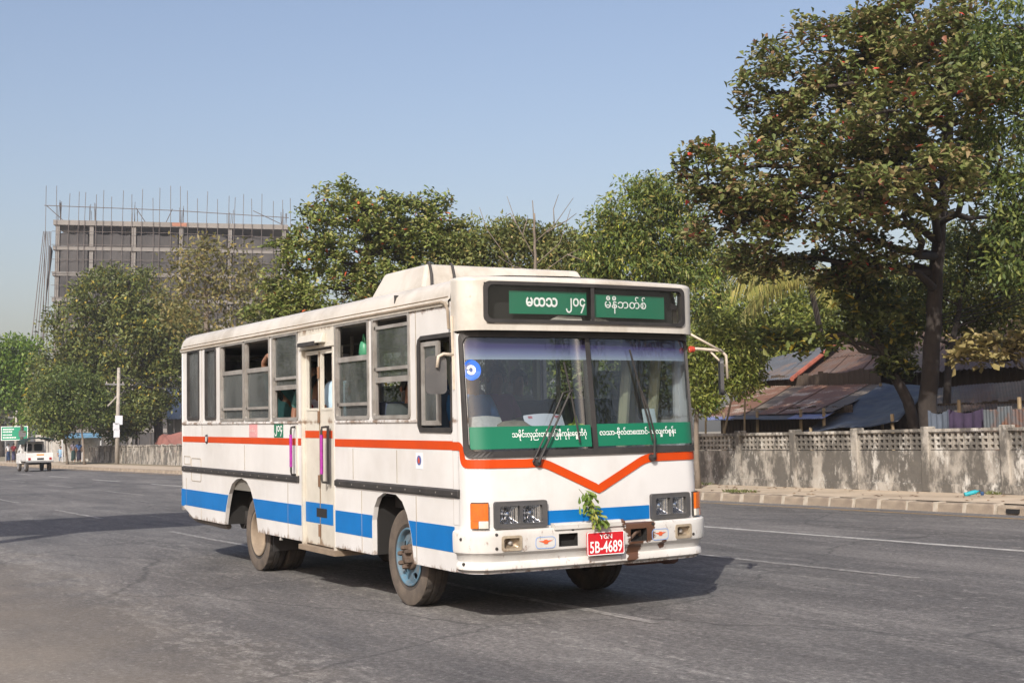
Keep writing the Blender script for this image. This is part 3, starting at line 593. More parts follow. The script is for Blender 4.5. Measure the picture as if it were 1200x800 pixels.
make_tree('sapling', 'slender sapling with leaves tinted pale as sunlit right of the big trunk', [foot(1215, 26.5), at(1210, 440, 26.5), at(1180, 410, 26.5)], .06, [lobe(1150, 412, 26.5, 40, 16), lobe(1190, 400, 26.5, 30, 16)], 26, 20, (.22, .13), leafmat('sunlit_leaf', [(0, (.20, .19, .06)), (1, (.33, .28, .12))], .25), mode='rosette', cl_r=.25, cat='sapling')  # low sunlit branch built as a sapling, sunlight put into pale leaves
DR = 25.0
make_tree('mango_tree', 'bright green tree overhanging from the right picture edge', [foot(1285, DR), at(1280, 380, DR), at(1265, 250, DR), at(1250, 100, DR), at(1245, 20, DR)], .25,
          [lobe(1190, 30, DR, 40, 60), lobe(1180, 130, DR, 36, 60), lobe(1195, 220, DR, 40, 60), lobe(1185, 300, DR, 30, 40), lobe(1250, 80, DR, 60, 90), lobe(1260, 250, DR, 60, 90), lobe(1150, 70, DR, 25, 45)], 330, 40, (.15, .055), G2, cl_r=.36, droop=.6)
# behind the shacks on the right
DB1 = 44
make_tree('acacia_tree', 'dense feathery green tree behind the brown-roofed house at right', [foot(1165, DB1), at(1165, 420, DB1), at(1160, 330, DB1)], .3, [lobe(1150, 330, DB1, 70, 50), lobe(1200, 300, DB1, 50, 60), lobe(1090, 345, DB1, 60, 40), lobe(1170, 385, DB1, 80, 36), lobe(1050, 380, DB1, 60, 28), lobe(1120, 290, DB1, 40, 30)], 420, 42, (.16, .08), G3, cl_r=.5)
make_tree('hazy_tree', 'pale green far tree glimpsed under the big spreading crown', [foot(1010, 62), at(1010, 420, 62), at(1010, 370, 62)], .3, [lobe(1010, 365, 62, 55, 40), lobe(960, 395, 62, 60, 32), lobe(1060, 385, 62, 50, 40), lobe(900, 400, 62, 60, 40)], 260, 40, (.24, .12), G6, cl_r=.7)
make_tree('shade_tree', 'dark small-leaved tree crowding round the big trunk above the brown roof', [foot(1106, 30.2), at(1110, 440, 30.4), at(1122, 370, 31), at(1132, 320, 31.5)], .11,
          [lobe(1060, 340, 31.5, 40, 34), lobe(1150, 335, 31.5, 50, 34), lobe(1190, 300, 31.5, 40, 34), lobe(1040, 395, 31.5, 40, 20), lobe(1180, 375, 31.5, 46, 26), lobe(1120, 375, 31.5, 36, 22), lobe(1140, 285, 31.5, 36, 24)], 330, 38, (.13, .06), G3, cl_r=.36)
# bushy tree on the pavement beside the bus's far mirror
DS = 30.5
make_tree('pavement_tree', 'light green bushy young tree on pavement beside the bus mirror', [foot(816, DS), at(816, 500, DS), at(820, 450, DS), at(830, 410, DS)], .07,
          [lobe(845, 420, DS, 48, 40), lobe(815, 440, DS, 26, 45), lobe(868, 445, DS, 26, 26), lobe(850, 395, DS, 40, 22), lobe(830, 470, DS, 22, 18)], 260, 44, (.115, .045), G6, cl_r=.26, droop=.35, bk=bark_l)
# coconut palm
def palm(label, px, py, dep, fr, base):
    top = at(px, py, dep); root = tag(empty('coconut_palm', base), label, 'palm'); b = Vector(base)
    MB().tube([Vector((0, 0, 0)), (top - b)*.5 + Vector((.2, 0, 0)), top - b], [.13, .11, .10], 10).build('trunk', bark, root, smooth=True)
    pm = leafmat('palm_leaf', [(0, (.14, .16, .035)), (.5, (.21, .21, .05)), (1, (.33, .30, .09))], .3); rib = M('palm_rib', (.24, .22, .08), .6, .2)
    for a, el, ln in fr:
        hd = CR*math.cos(a) + CF*math.sin(a); q = []; n = 22
        for k in range(n + 1):
            t = k/n; q.append(top - b + hd*ln*t*(1 - .12*t) + UP*(math.sin(el)*ln*t - ln*.62*t*t))
        fo = MB().tube(q, [.03*(1 - .85*k/n) for k in range(n + 1)], 5).build('frond', rib, root)
        P = []; Dd = []; Nn = []; L = []
        for k in range(3, 2*n*3):
            t = k/(2*n*3); i = min(n-1, int(t*n)); p = q[i].lerp(q[i+1], t*n - i); tg = (q[i+1] - q[i]).normalized(); sd = tg.cross(UP).normalized()*(1 if k % 2 else -1)
            d = (tg*.55 + sd*.55 - UP*.75 + Vector(RNG.normal(size=3))*.07).normalized(); P.append(p); Dd.append(d); Nn.append(tg.cross(d)); L.append(ln*.26*math.sin(math.pi*(.12 + .85*t))**.6)
        L = np.array(L); v, f = leaves(np.array(P), np.array(Dd), np.array(Nn), L, np.full(len(L), .055), 0, .1); link('leaflets', np_mesh('leaflets', v, f, pm), fo)
    return root
DP = 47
palm('coconut palm with drooping yellow-green fronds left of the big tree', 948, 326, DP, [(math.pi*.98, .62, 5.7), (math.pi*1.1, .35, 5.5), (math.pi*.9, .75, 5.2), (math.pi*1.25, .45, 4.4), (.1, .6, 4.4), (-.5, .3, 3.9), (1.2, .9, 3.9), (math.pi*1.5, .3, 3.9), (math.pi*1.03, .95, 4.9), (.5, .15, 3.6), (math.pi*1.18, .15, 4.2)], foot(985, DP))
# the row of trees behind the bus, right to left
make_tree('mango_tree', 'full rounded mango tree with yellow-green shoots behind the bus front', [foot(760, 42), at(760, 400, 42), at(758, 300, 42)], .3, [lobe(745, 250, 42, 50, 42), lobe(715, 285, 42, 36, 40), lobe(780, 265, 42, 48, 50), lobe(745, 310, 42, 70, 40), lobe(820, 310, 42, 40, 50), lobe(700, 330, 42, 30, 30), lobe(790, 345, 42, 60, 40), lobe(770, 225, 42, 30, 20)], 470, 46, (.19, .065), leafmat('mango_leaf_b', [(0, (.06, .10, .022)), (.5, (.11, .16, .032)), (.80, (.18, .21, .05)), (.92, (.27, .24, .07)), (1, (.36, .44, .04))], .3), cl_r=.42, droop=.5)
make_tree('hedge_tree', 'low rounded tree mass above the bus roof beside the bare tree', [foot(600, 46), at(600, 400, 46), at(600, 320, 46)], .25, [lobe(570, 290, 46, 48, 34), lobe(620, 298, 46, 46, 36), lobe(662, 302, 46, 42, 36), lobe(692, 305, 46, 36, 34), lobe(600, 278, 46, 40, 18), lobe(640, 345, 46, 80, 40), lobe(535, 305, 46, 34, 34)], 520, 46, (.17, .075), leafmat('hedge_leaf', [(0, (.075, .105, .027)), (.6, (.14, .17, .045)), (.9, (.20, .205, .065)), (1, (.32, .25, .08))], .25), cl_r=.42)
bt = [(628, 330), (627, 290), (626, 250)]
bare = make_tree('bare_tree', 'bare tree with thin leafless branches rising above the bus roof', [foot(628, 41)] + [at(x, y, 41) for x, y in bt], .07, [], 0, 0, (.1, .1), G2, bk=bark_l, r_end=.03)
bw = MB(); b0 = bare.location
for pts in ([(626, 300), (605, 262), (594, 230)], [(626, 285), (650, 262), (672, 232)], [(626, 262), (624, 235)], [(627, 310), (655, 285), (668, 245)], [(628, 325), (662, 300), (682, 290)], [(627, 318), (600, 312), (583, 300)], [(605, 262), (598, 250), (585, 258)], [(650, 262), (648, 245), (655, 228)], [(600, 310), (570, 268), (562, 243)], [(612, 275), (618, 255)], [(640, 272), (664, 258), (675, 250)], [(665, 298), (690, 308)]):
    bw.tube([Vector(at(x + random.uniform(-1, 1), y, 41 + i*.3)) - Vector(b0) for i, (x, y) in enumerate(pts)], [.020 - .006*i for i in range(len(pts))], 5)
bw.build('branches', bark_l, bare, smooth=True)
DL = 46
make_tree('young_almond_tree', 'leafy tree with round green whorls and few red leaves behind bus roof', [foot(440, DL), at(440, 420, DL), at(436, 330, DL), at(430, 270, DL), at(425, 225, DL)], .26,
          [lobe(460, 262, DL, 60, 34), lobe(380, 262, DL, 42, 32), lobe(510, 285, DL, 50, 34), lobe(400, 232, DL, 36, 22), lobe(440, 250, DL, 50, 26), lobe(505, 238, DL, 22, 12), lobe(520, 265, DL, 24, 12), lobe(480, 290, DL, 60, 34), lobe(410, 290, DL, 55, 34), lobe(360, 300, DL, 36, 34), lobe(335, 340, DL, 34, 30), lobe(400, 345, DL, 70, 34), lobe(470, 335, DL, 70, 36), lobe(330, 290, DL, 18, 12), lobe(540, 310, DL, 36, 34), lobe(330, 375, DL, 50, 26)], 840, 32, (.18, .105), G1b, mode='rosette', cl_r=.36, twig=.018)
make_tree('yellowing_tree', 'sparse twiggy tree with yellowing leaves in front of the unfinished building', [foot(245, 75), at(245, 430, 75), at(242, 370, 75), at(240, 330, 75)], .28, [lobe(230, 310, 75, 36, 36), lobe(265, 315, 75, 38, 38), lobe(295, 340, 75, 30, 40), lobe(215, 345, 75, 34, 36), lobe(250, 365, 75, 60, 36), lobe(285, 385, 75, 36, 34)], 360, 11, (.30, .15), G4, bk=bark_l, cl_r=.75, twig=.035)
make_tree('dark_rain_tree', 'tall dark green tree with yellow flowers standing behind the far wall', [foot(186, 98), at(184, 470, 98), at(168, 420, 98), at(155, 370, 98), at(150, 330, 98)], .36,
          [lobe(120, 345, 98, 40, 34), lobe(160, 350, 98, 40, 36), lobe(95, 385, 98, 42, 36), lobe(150, 400, 98, 60, 40), lobe(205, 400, 98, 36, 44), lobe(90, 430, 98, 44, 36), lobe(200, 445, 98, 36, 34), lobe(140, 450, 98, 50, 34), lobe(60, 440, 98, 30, 34), lobe(178, 380, 98, 40, 40)], 680, 44, (.34, .16), G3, cl_r=.85, twig=.03)
make_tree('street_tree', 'bushy tree on the far pavement beside the two walking women', [foot(99, 92), at(97, 515, 92), at(94, 490, 92)], .10, [lobe(90, 475, 92, 34, 26), lobe(66, 485, 92, 28, 24), lobe(112, 480, 92, 26, 24), lobe(80, 450, 92, 34, 20)], 230, 36, (.26, .13), G2, bk=bark_l, cl_r=.6)
make_tree('street_tree', 'small leaning tree on the far pavement right behind the little truck', [foot(79, 95), at(77, 520, 95), at(72, 500, 95)], .10, [lobe(58, 480, 95, 26, 26), lobe(70, 500, 95, 20, 14)], 120, 36, (.26, .13), G3, bk=bark_l, cl_r=.6)
make_tree('green_tree', 'bright layered green tree at the left picture edge', [foot(52, 112), at(45, 480, 112), at(28, 430, 112)], .2, [lobe(20, 408, 112, 32, 14), lobe(5, 430, 112, 30, 16), lobe(38, 440, 112, 26, 20), lobe(12, 462, 112, 30, 20), lobe(45, 480, 112, 24, 26), lobe(-20, 440, 112, 30, 40)], 330, 38, (.34, .18), G5, cl_r=.8)
make_tree('hazy_tree', 'hazy grey-green trees at the far end of the road', [foot(2, 190), at(2, 500, 190), at(2, 470, 190)], .4, [lobe(0, 480, 190, 30, 26), lobe(40, 495, 190, 30, 20), lobe(-30, 470, 190, 30, 40)], 200, 34, (.6, .3), G3, cl_r=1.4)
make_tree('low_tree', 'leafy shrub growing over the wall right of the utility pole', [foot(160, 97), at(160, 510, 97), at(160, 490, 97)], .12, [lobe(150, 492, 97, 24, 18), lobe(172, 480, 97, 24, 24), lobe(135, 500, 97, 20, 16)], 180, 36, (.28, .14), G3, cl_r=.6, cat='shrub')
# trees further along, hidden behind the bus but seen through its windows
for px, dep, mt, lab in ((380, 60, G2, 'tree behind the wall seen through the rear bus windows'), (560, 52, G3, 'tree behind the wall seen through the bus door windows'), (720, 38, G2, 'tree behind the wall seen through the bus windscreen')):
    make_tree('background_tree', lab, [foot(px, dep), at(px, 450, dep), at(px, 400, dep)], .2, [lobe(px, 410, dep, 70, 50), lobe(px - 60, 440, dep, 50, 44), lobe(px + 60, 440, dep, 50, 44)], 170, 34, (.22, .10), mt, cl_r=.6)

make_tree('background_tree', 'mid-green tree filling the gap behind the palm fronds', [foot(890, 56), at(890, 430, 56), at(890, 380, 56)], .25, [lobe(880, 360, 56, 50, 34), lobe(930, 375, 56, 50, 34), lobe(850, 385, 56, 50, 34), lobe(960, 350, 56, 40, 26), lobe(900, 405, 56, 70, 26)], 330, 40, (.22, .10), G6, cl_r=.55)
# trees along the near roadside and further ahead: out of frame, mirrored in the bus's glass
for i, (x, y, h) in enumerate(((-38, -17, 8.5), (-50, -19, 9.5), (-63, -18, 8), (-78, -20, 10), (6, 25, 11), (16, 22, 12), (27, 27, 13))):
    b_ = Vector((x, y, 0)); c_ = b_ + UP*h*.68
    make_tree('roadside_tree', 'roadside tree %s, outside the picture' % ['nearest on the near verge', 'second along the near verge', 'third along the near verge', 'furthest along the near verge', 'just ahead on the far side', 'second ahead on the far side', 'furthest ahead on the far side'][i], [b_, b_ + UP*h*.35, b_ + UP*h*.6], .25,
              [(c_, (h*.30, h*.3, h*.26)), (c_ + Vector((1.5, .5, -.6)), (h*.2, h*.2, h*.18)), (c_ + Vector((-1.6, -.4, -.4)), (h*.2, h*.2, h*.2)), (c_ + Vector((0, 0, h*.16)), (h*.18, h*.18, h*.16))], 110, 40, (.26, .12), [G2, G3, G5][i % 3], cl_r=.7)
# ------------------------------------------------------------------ the bus (x forward, y to its left, z up; x = 0 at the front axle)
bus = tag(empty('minibus', (-10.92, 6.12, 0)), 'old white minibus with orange and blue stripes driving on the road', 'bus')
PITCH = .0162                                                     # tail rides high
P_white = bus_paint('bus_white', grime=.26, rust=.22, blobs=()); P_roof = bus_paint('bus_roof', (.56, .53, .47), .9, .30, seams=False); P_door = bus_paint('bus_door', (.60, .575, .50), .5, .33)
P_bump = bus_paint('bus_bumper', (.60, .59, .56), .5, .36, [(1.63, .43, .70, .24), (1.62, .33, .56, .20), (1.60, .30, .79, .26), (1.60, .62, .56, .10), (1.62, .30, .47, .10)])
blue_p = M('blue_stripe', (.002, .14, .42), .5, .06, 2, dirt=(.003, .10, .30), dirt_amt=.5, dscale=3, spec=.25); orange_p = M('orange_stripe', (.52, .052, .0015), .5, .06, 2, dirt=(.38, .04, .006), dirt_amt=.4, spec=.25)
rubber = M('rubber', (.026, .024, .023), .6, .25, 6, dirt=(.06, .053, .046), dirt_amt=.5); alu = M('aluminium', (.36, .345, .32), .42, .15, 5, metal=.35, dirt=(.13, .105, .08), dirt_amt=.6, dscale=5)
tyre_m = M('tyre', (.030, .027, .025), .9, .2, 8, bump=.3, dirt=(.20, .155, .115), dirt_amt=.35, dscale=3); tyre_d = M('tyre_dusty', (.115, .092, .072), .95, .25, 6, bump=.3, dirt=(.05, .043, .037), dirt_amt=.6, dscale=8)
rim_b = M('rim_blue', (.075, .16, .225), .65, .2, 8, dirt=(.15, .115, .085), dirt_amt=.9, dscale=8); rim_t = M('rim_dusty', (.27, .215, .155), .85, .15, 6, dirt=(.12, .09, .07), dirt_amt=.5); grease = M('greasy_hub', (.075, .055, .043), .8, .3, 15, dirt=(.18, .12, .08), dirt_amt=.5)
green_p = M('sign_green', (.004, .145, .075), .45, .05, 2); white_t = M('lettering_white', (.80, .82, .80), .5, .03); red_p = M('plate_red', (.55, .008, .018), .45, .06, 4, dirt=(.25, .05, .04), dirt_amt=.5, dscale=12)
inner_m = M('interior_lining', (.16, .15, .13), .8, .15); floor_m = M('bus_floor', (.07, .055, .045), .85, .2); seat_m = M('seat_cloth', (.05, .065, .10), .9, .3, 4); pillar_m = M('inner_pillar', (.42, .40, .25), .6, .12)
wind_g = glass('windscreen_glass', (.58, .63, .66), .02, (.3, .3, .3), 1.85); side_g = glass('side_glass', (.50, .54, .54), .22, (.22, .235, .23), 1.5); clear_g = glass('open_glass', (.6, .63, .64), .16, (.26, .26, .25), 1.5); dark_g = glass('rear_glass', (.3, .32, .33), .42, (.135, .145, .145), 1.5)
def part(mb, name, mat, parent=None, **kw):
    o = mb.build(name, mat, parent or bus, **kw)
    if parent is None: o.rotation_euler = (0, PITCH, 0)
    return o
# --- right flank with its wheel arches, door opening and windows
YF = -1.15; TH = .045
def fr_(u, v): return (u, YF, v)
def bk_(u, v): return (u, YF + TH, v)
arch_r = [(-4.98, .42), (-4.90, .62), (-4.80, .80), (-4.68, .92), (-4.50, .985), (-4.32, 1.0), (-4.14, .97), (-4.0, .89), (-3.9, .77), (-3.80, .60), (-3.73, .41)]
arch_f = [(-.50, .42), (-.50, .74), (-.46, .86), (-.38, .95), (-.24, 1.0), (.02, .995), (.15, .94), (.25, .83), (.33, .66), (.385, .415)]
flank = [(-6.80, .56), (-6.3, .42)] + arch_r + [(-2.33, .41), (-2.33, 2.40), (-1.42, 2.40), (-1.42, .42)] + arch_f + [(1.16, .415), (1.16, 2.63), (-6.80, 2.63)]
WINS = [('fixed', -6.54, -6.02, 1.70, 2.60), ('fixed', -5.74, -5.30, 1.70, 2.58), ('low', -5.10, -4.215, 1.68, 2.60), ('low', -4.165, -3.30, 1.68, 2.60), ('high', -3.21, -2.42, 1.68, 2.60), ('low', -1.365, -.55, 1.68, 2.60), ('high', -.455, .345, 1.68, 2.60)]
CAB = [(.52, 1.62), (.56, 1.565), (1.13, 1.56), (1.155, 1.58), (1.155, 2.36), (.60, 2.36), (.54, 2.33), (.52, 2.28)]
holes = [rrect(a, b, c, d, .03, 2) for _, a, b, c, d in WINS] + [CAB]
part(MB().plate(flank, holes, fr_, bk_), 'side_panel', P_white)
lflank = [(-6.80, .56), (-6.3, .42)] + arch_r + arch_f + [(1.16, .415), (1.16, 2.63), (-6.80, 2.63)]
LW = [(-6.5, -5.6), (-5.4, -4.4), (-4.3, -3.4), (-3.3, -2.4), (-2.25, -1.3), (-1.2, -.3), (-.2, .42), (.56, 1.13)]
part(MB().plate(lflank, [rrect(a, b, 1.62, 2.56, .04, 2) for a, b in LW], lambda u, v: (u, 1.15, v), lambda u, v: (u, 1.15 - TH, v)), 'side_panel', P_white)
for a, b in LW:
    w_ = part(MB().plate(rrect(a - .02, b + .02, 1.60, 2.58, .04, 2), [rrect(a + .03, b - .03, 1.65, 2.53, .03, 2)], lambda u, v: (u, 1.16, v), lambda u, v: (u, 1.12, v)), 'window', alu)
    if a not in (-3.3, -1.2): MB().box(a + .03, b - .03, 1.136, 1.14, 1.65, 2.10 if a in (-5.4, -.2) else 2.53).build('pane', clear_g, w_)
for x in (-5.5, -4.35, -3.35, -2.32, -1.25, -.25, .49): part(MB().box(x - .045, x + .045, 1.06, 1.104, .9, 2.6), 'inner_pillar', pillar_m)
def window(kind, a, b, z0, z1):
    """aluminium sash window: frame, sliding panes"""
    f = MB(); yo, yi = YF - .012, YF + .05; mp = lambda y: (lambda u, v: (u, y, v))
    f.plate(rrect(a - .012, b + .012, z0 - .012, z1 + .012, .035, 2), [rrect(a + .022, b - .022, z0 + .022, z1 - .022, .02, 2)], mp(yo), mp(yi))
    sp = 2.26 if kind == 'low' else 2.06
    if kind == 'low': f.box(a + .02, b - .02, YF + .002, YF + .035, 2.225, 2.275).box(a + .02, b - .02, YF + .004, YF + .03, 1.80, 1.83)
    if kind == 'high': f.box(a + .02, b - .02, YF + .002, YF + .035, 2.0, 2.05).box(a + .02, b - .02, YF + .004, YF + .03, 2.11, 2.14)
    if kind != 'fixed':
        f.box(a + .024, a + .05, YF + .004, YF + .03, z0 + .02, z1 - .02)
    w = part(f, 'window', rubber if kind == 'fixed' else alu)
    g = MB(); y = YF + .018
    if kind == 'fixed': MB().box(a + .02, b - .02, y, y + .005, z0 + .02, z1 - .02).build('pane', dark_g, w)
    elif kind == 'low':
        MB().box(a + .03, b - .03, y, y + .005, 1.82, 2.24).build('pane', side_g, w); MB().box(a + .03, b - .03, y + .01, y + .014, 1.70, 1.815).build('pane', side_g, w)
    else:
        t = 2.50 if a > -1 else 2.585
        MB().box(a + .03, b - .03, y, y + .005, 2.12, t).build('pane', side_g, w); MB().box(a + .03, b - .03, y + .01, y + .014, 2.045, 2.115).build('pane', side_g, w)
        if t < 2.55: MB().box(a + .02, b - .02, YF + .004, YF + .03, 2.49, 2.52).build('sash_bar', alu, w)
    return w
for w in WINS: window(*w)
cw = MB().plate([(x - (.014 if x < .8 else -.004), z + (-.014 if z < 1.9 else .014)) for x, z in CAB], [[(.545, 1.59), (1.138, 1.59), (1.138, 2.338), (.565, 2.338)]], lambda u, v: (u, YF - .012, v), lambda u, v: (u, YF + .05, v))
cw.box(.855, .895, YF + .004, YF + .03, 1.60, 2.325).box(.56, .60, YF + .004, YF + .03, 1.6, 2.325).box(.56, .88, YF + .004, YF + .03, 2.28, 2.325).box(.56, .88, YF + .004, YF + .03, 1.60, 1.64)
cabw = part(cw, 'cab_window', rubber); MB().box(.59, .87, YF + .014, YF + .019, 1.63, 2.29).build('pane', side_g, cabw)
MB().plate([(.575, 1.61), (.905, 1.61), (.905, 2.318), (.575, 2.318)], [[(.615, 1.65), (.86, 1.65), (.86, 2.28), (.615, 2.28)]], lambda u, v: (u, YF - .004, v), lambda u, v: (u, YF + .022, v)).build('sliding_frame', alu, cabw)
# sill rail, rub strip, stripes, seams
for a, b in ((-6.78, -2.42), (-1.36, .50)): part(MB().box(a, b, YF - .014, YF + .002, 1.635, 1.66), 'sill_rail', P_white, bevel=.005)
for a, b in ((-6.76, -2.40), (-1.37, 1.27)):
    part(MB().hexa([(a, YF - .001, 1.012), (b, YF - .001, 1.012), (b, YF + .004, 1.092), (a, YF + .004, 1.092), (a, YF - .028, 1.028), (b, YF - .028, 1.028), (b, YF - .028, 1.076), (a, YF - .028, 1.076)]), 'rub_strip', rubber, bevel=.006)
    sc_ = MB(); x = a + .15
    while x < b - .05: sc_.lathe([(.008, -.003), (.006, -.005)], 6, 'y', (x, YF - .027, 1.052)); x += .3
    part(sc_, 'strip_screws', alu)
def flank_decal(poly, name, mat, off=.003): return part(MB().plate(poly, [], lambda u, v: (u, YF - off, v), lambda u, v: (u, YF - off + .002, v)), name, mat)
def zcut(poly, z0, z1, side):                                      # x where an arch outline meets a height
    xs = []
    for i in range(len(poly) - 1):
        (x0, a), (x1, b) = poly[i], poly[i+1]
        if (a - z0)*(b - z0) <= 0 and a != b: xs.append(x0 + (x1 - x0)*(z0 - a)/(b - a))
    return (min(xs) if side < 0 else max(xs))
BZ = [.573, .62, .67, .72, .783]
def blue(xl, xr, aL=None, aR=None):
    L = [((zcut(aL, z, 0, 1) + .012) if aL else xl, z) for z in BZ]; Rr = [((zcut(aR, z, 0, -1) - .012) if aR else xr, z) for z in BZ]
    return flank_decal(L + Rr[::-1], 'blue_stripe', blue_p)
blue(-6.78, 0, None, arch_r); blue(0, -2.345, arch_r, None); blue(-1.405, 0, None, arch_f); blue(0, 1.165, arch_f, None)
for a, b in ((-6.78, -2.31), (-1.40, 1.165)): flank_decal([(a, 1.406), (b, 1.406), (b, 1.480), (a, 1.480)], 'orange_stripe', orange_p)
sm = MB()
for x, z0, z1 in ((-.75, .42, 1.0), (.44, .42, 1.0), (-5.95, .42, .56), (-6.62, .56, .93), (-2.75, .42, 1.0), (1.155, .8, 1.5), (.47, 1.66, 2.62), (-4.2, 1.1, 1.39), (.05, 1.1, 1.39), (-5.9, 1.49, 2.62), (-.95, 1.1, 1.39)): sm.box(x, x + .006, YF - .0035, YF, z0, z1)
part(sm, 'panel_seams', M('seam_dirt', (.28, .24, .18), .8, .3))
hm = MB().plate(rrect(-6.72, -6.42, 1.11, 1.22, .01, 1), [rrect(-6.712, -6.428, 1.118, 1.212, .01, 1)], lambda u, v: (u, YF - .005, v), lambda u, v: (u, YF, v))
hm.plate(rrect(-6.38, -5.94, .90, 1.2, .04, 3), [rrect(-6.372, -5.948, .908, 1.192, .035, 3)], lambda u, v: (u, YF - .005, v), lambda u, v: (u, YF, v)); part(hm, 'fuel_hatch', M('hatch_edge', (.33, .29, .23), .7, .2))
part(MB().lathe([(.0, -.012), (.055, -.012), (.06, 0)], 20, 'y', (-5.69, YF, 1.45)), 'fuel_cap_badge', M('badge_dark', (.05, .05, .06), .5)); part(MB().box(-5.70, -5.675, YF - .016, YF - .01, 1.42, 1.48), 'badge_mark', white_t)
def flank_text(s, x0, x1, z0, z1, mat, y=YF - .008, bold=.02, name='lettering', parent=None):
    v, f, asp = text_geo(s, bold); m = MB().add([(x0 + p[0]*(x1-x0), y, z0 + p[1]*(z1-z0)) for p in v], f); return part(m, name, mat, parent)
flank_decal([(-3.17, 1.484), (-2.88, 1.484), (-2.88, 1.635), (-3.17, 1.635)], 'route_sticker', green_p); flank_text('၂၀၄', -3.15, -2.90, 1.50, 1.615, white_t, YF - .005)
flank_decal([(-4.02, 1.484), (-3.735, 1.484), (-3.735, 1.635), (-4.02, 1.635)], 'faded_sticker', M('faded_pink', (.62, .30, .30), .5, .08)); flank_text('၀-၆၀၂', -4.0, -3.755, 1.525, 1.59, M('pale_pink', (.70, .52, .50), .5), YF - .005)
flank_decal([(.45, 1.235), (.585, 1.235), (.585, 1.375), (.45, 1.375)], 'emblem_sticker', M('sticker_white', (.72, .74, .78), .4, .04))
part(MB().lathe([(0, -.001), (.042, -.001), (.042, 0)], 18, 'y', (.517, YF - .005, 1.31)), 'emblem_ring', M('emblem_blue', (.06, .12, .35), .5)); part(MB().add([(.50, YF - .0075, 1.285), (.535, YF - .0075, 1.285), (.54, YF - .0075, 1.31), (.517, YF - .0075, 1.345), (.495, YF - .0075, 1.31)], [(0, 1, 2, 3, 4)]), 'emblem_flame', M('emblem_red', (.55, .08, .03), .5))
# --- roof: cove, drip rail, crown
rp = [(-1.168, 2.60), (-1.172, 2.635), (-1.15, 2.655), (-1.145, 2.70), (-1.125, 2.75), (-1.085, 2.795), (-1.02, 2.825), (-.9, 2.845), (-.6, 2.865), (0, 2.88)]; rp = rp + [(-y, z) for y, z in rp[-2::-1]]
rx = [(-6.90, .80, .975), (-6.885, .93, .99), (-6.84, .985, .998), (-6.74, 1, 1)] + [(x, 1, 1) for x in (-5.5, -4, -2.5, -1.2, 0, .8, 1.14)]
rv = []; nr_ = len(rp)
for x, s, h in rx: rv += [(x, y*(s*.12 + .88 if s < 1 else 1), 2.60 + (z - 2.60)*(s if s < 1 else 1)) for y, z in rp]
rf = [(j*nr_ + i, j*nr_ + i + 1, (j+1)*nr_ + i + 1, (j+1)*nr_ + i) for j in range(len(rx)-1) for i in range(nr_-1)] + [tuple(range(nr_))]
part(MB().add(rv, rf), 'roof', P_roof, auto=.9)
part(MB().box(-6.75, 1.12, -1.10, 1.10, 2.57, 2.60), 'ceiling', inner_m)
part(MB().tube([(-6.80, -1.166, 2.632), (1.02, -1.174, 2.632), (1.10, -1.174, 2.61), (1.135, -1.174, 2.56), (1.14, -1.168, 2.40)], .013, 6), 'drip_rail', M('drip_rail', (.30, .25, .19), .7, .2, dirt=(.12, .09, .06)))
part(MB().tube([(-6.75, -1.150, 2.672), (1.10, -1.150, 2.672)], .005, 5), 'roof_seam', MATS['drip_rail'])
part(MB().box(.02, .035, -1.145, -1.10, 2.70, 2.775), 'rain_bracket', rubber)
# ventilation pod
pod = [(.10, 2.78), (-1.15, 2.78)]
def podv(x0, x1, w, z): return [(x0, -w, z), (x1, -w, z), (x1, w, z), (x0, w, z)]
pd = part(MB().hexa(podv(-1.02, .14, .92, 2.84) + podv(-.90, .02, .82, 3.075)), 'roof_pod', P_roof, bevel=.03, seg=3)
MB().hexa(podv(-1.08, .18, .96, 2.80) + podv(-1.08, .18, .96, 2.845)).build('pod_flange', P_roof, pd, bevel=.008)
for y0 in (-.80, -.57):
    MB().tube([(.155, y0 - .03, 2.85), (.085, y0, 2.98), (.028, y0 + .01, 3.075), (.0, y0 + .01, 3.088)], .013, 6).build('seal_strip', rubber, pd)
# --- rear
part(MB().plate([(-1.13, .56), (1.13, .56), (1.14, 2.62), (-1.14, 2.62)], [rrect(-.8, .8, 1.7, 2.5, .06, 3)], lambda u, v: (-6.86, u, v), lambda u, v: (-6.82, u, v)), 'rear_panel', P_white)
for s in (-1, 1): part(MB().tube([(-6.80, s*1.10, .50), (-6.80, s*1.10, 2.62)], .058, 10), 'rear_corner', P_white, smooth=True)
part(MB().box(-6.845, -6.835, -.8, .8, 1.7, 2.5), 'rear_window', dark_g)
part(MB().hexa([(-6.82, -1.16, .561), (-6.70, -1.153, .561), (-6.70, -1.153, .783), (-6.82, -1.16, .783), (-6.863, -1.115, .561), (-6.84, -1.09, .561), (-6.84, -1.09, .783), (-6.863, -1.115, .783)]), 'blue_corner', blue_p)
part(MB().tube([(-6.75, -1.05, .44), (-6.4, -1.05, .385), (-5.3, -1.05, .375), (-5.12, -1.05, .38)], .035, 8).tube([(-6.72, -1.02, .47), (-6.6, -.9, .44)], .03, 6), 'rear_guard', M('guard_grey', (.16, .14, .12), .8, .2))
part(MB().lathe([(0, -.30), (.13, -.30), (.135, .3), (0, .3)], 18, 'y', (-5.05, -.60, .48)), 'air_tank', rubber, smooth=False)
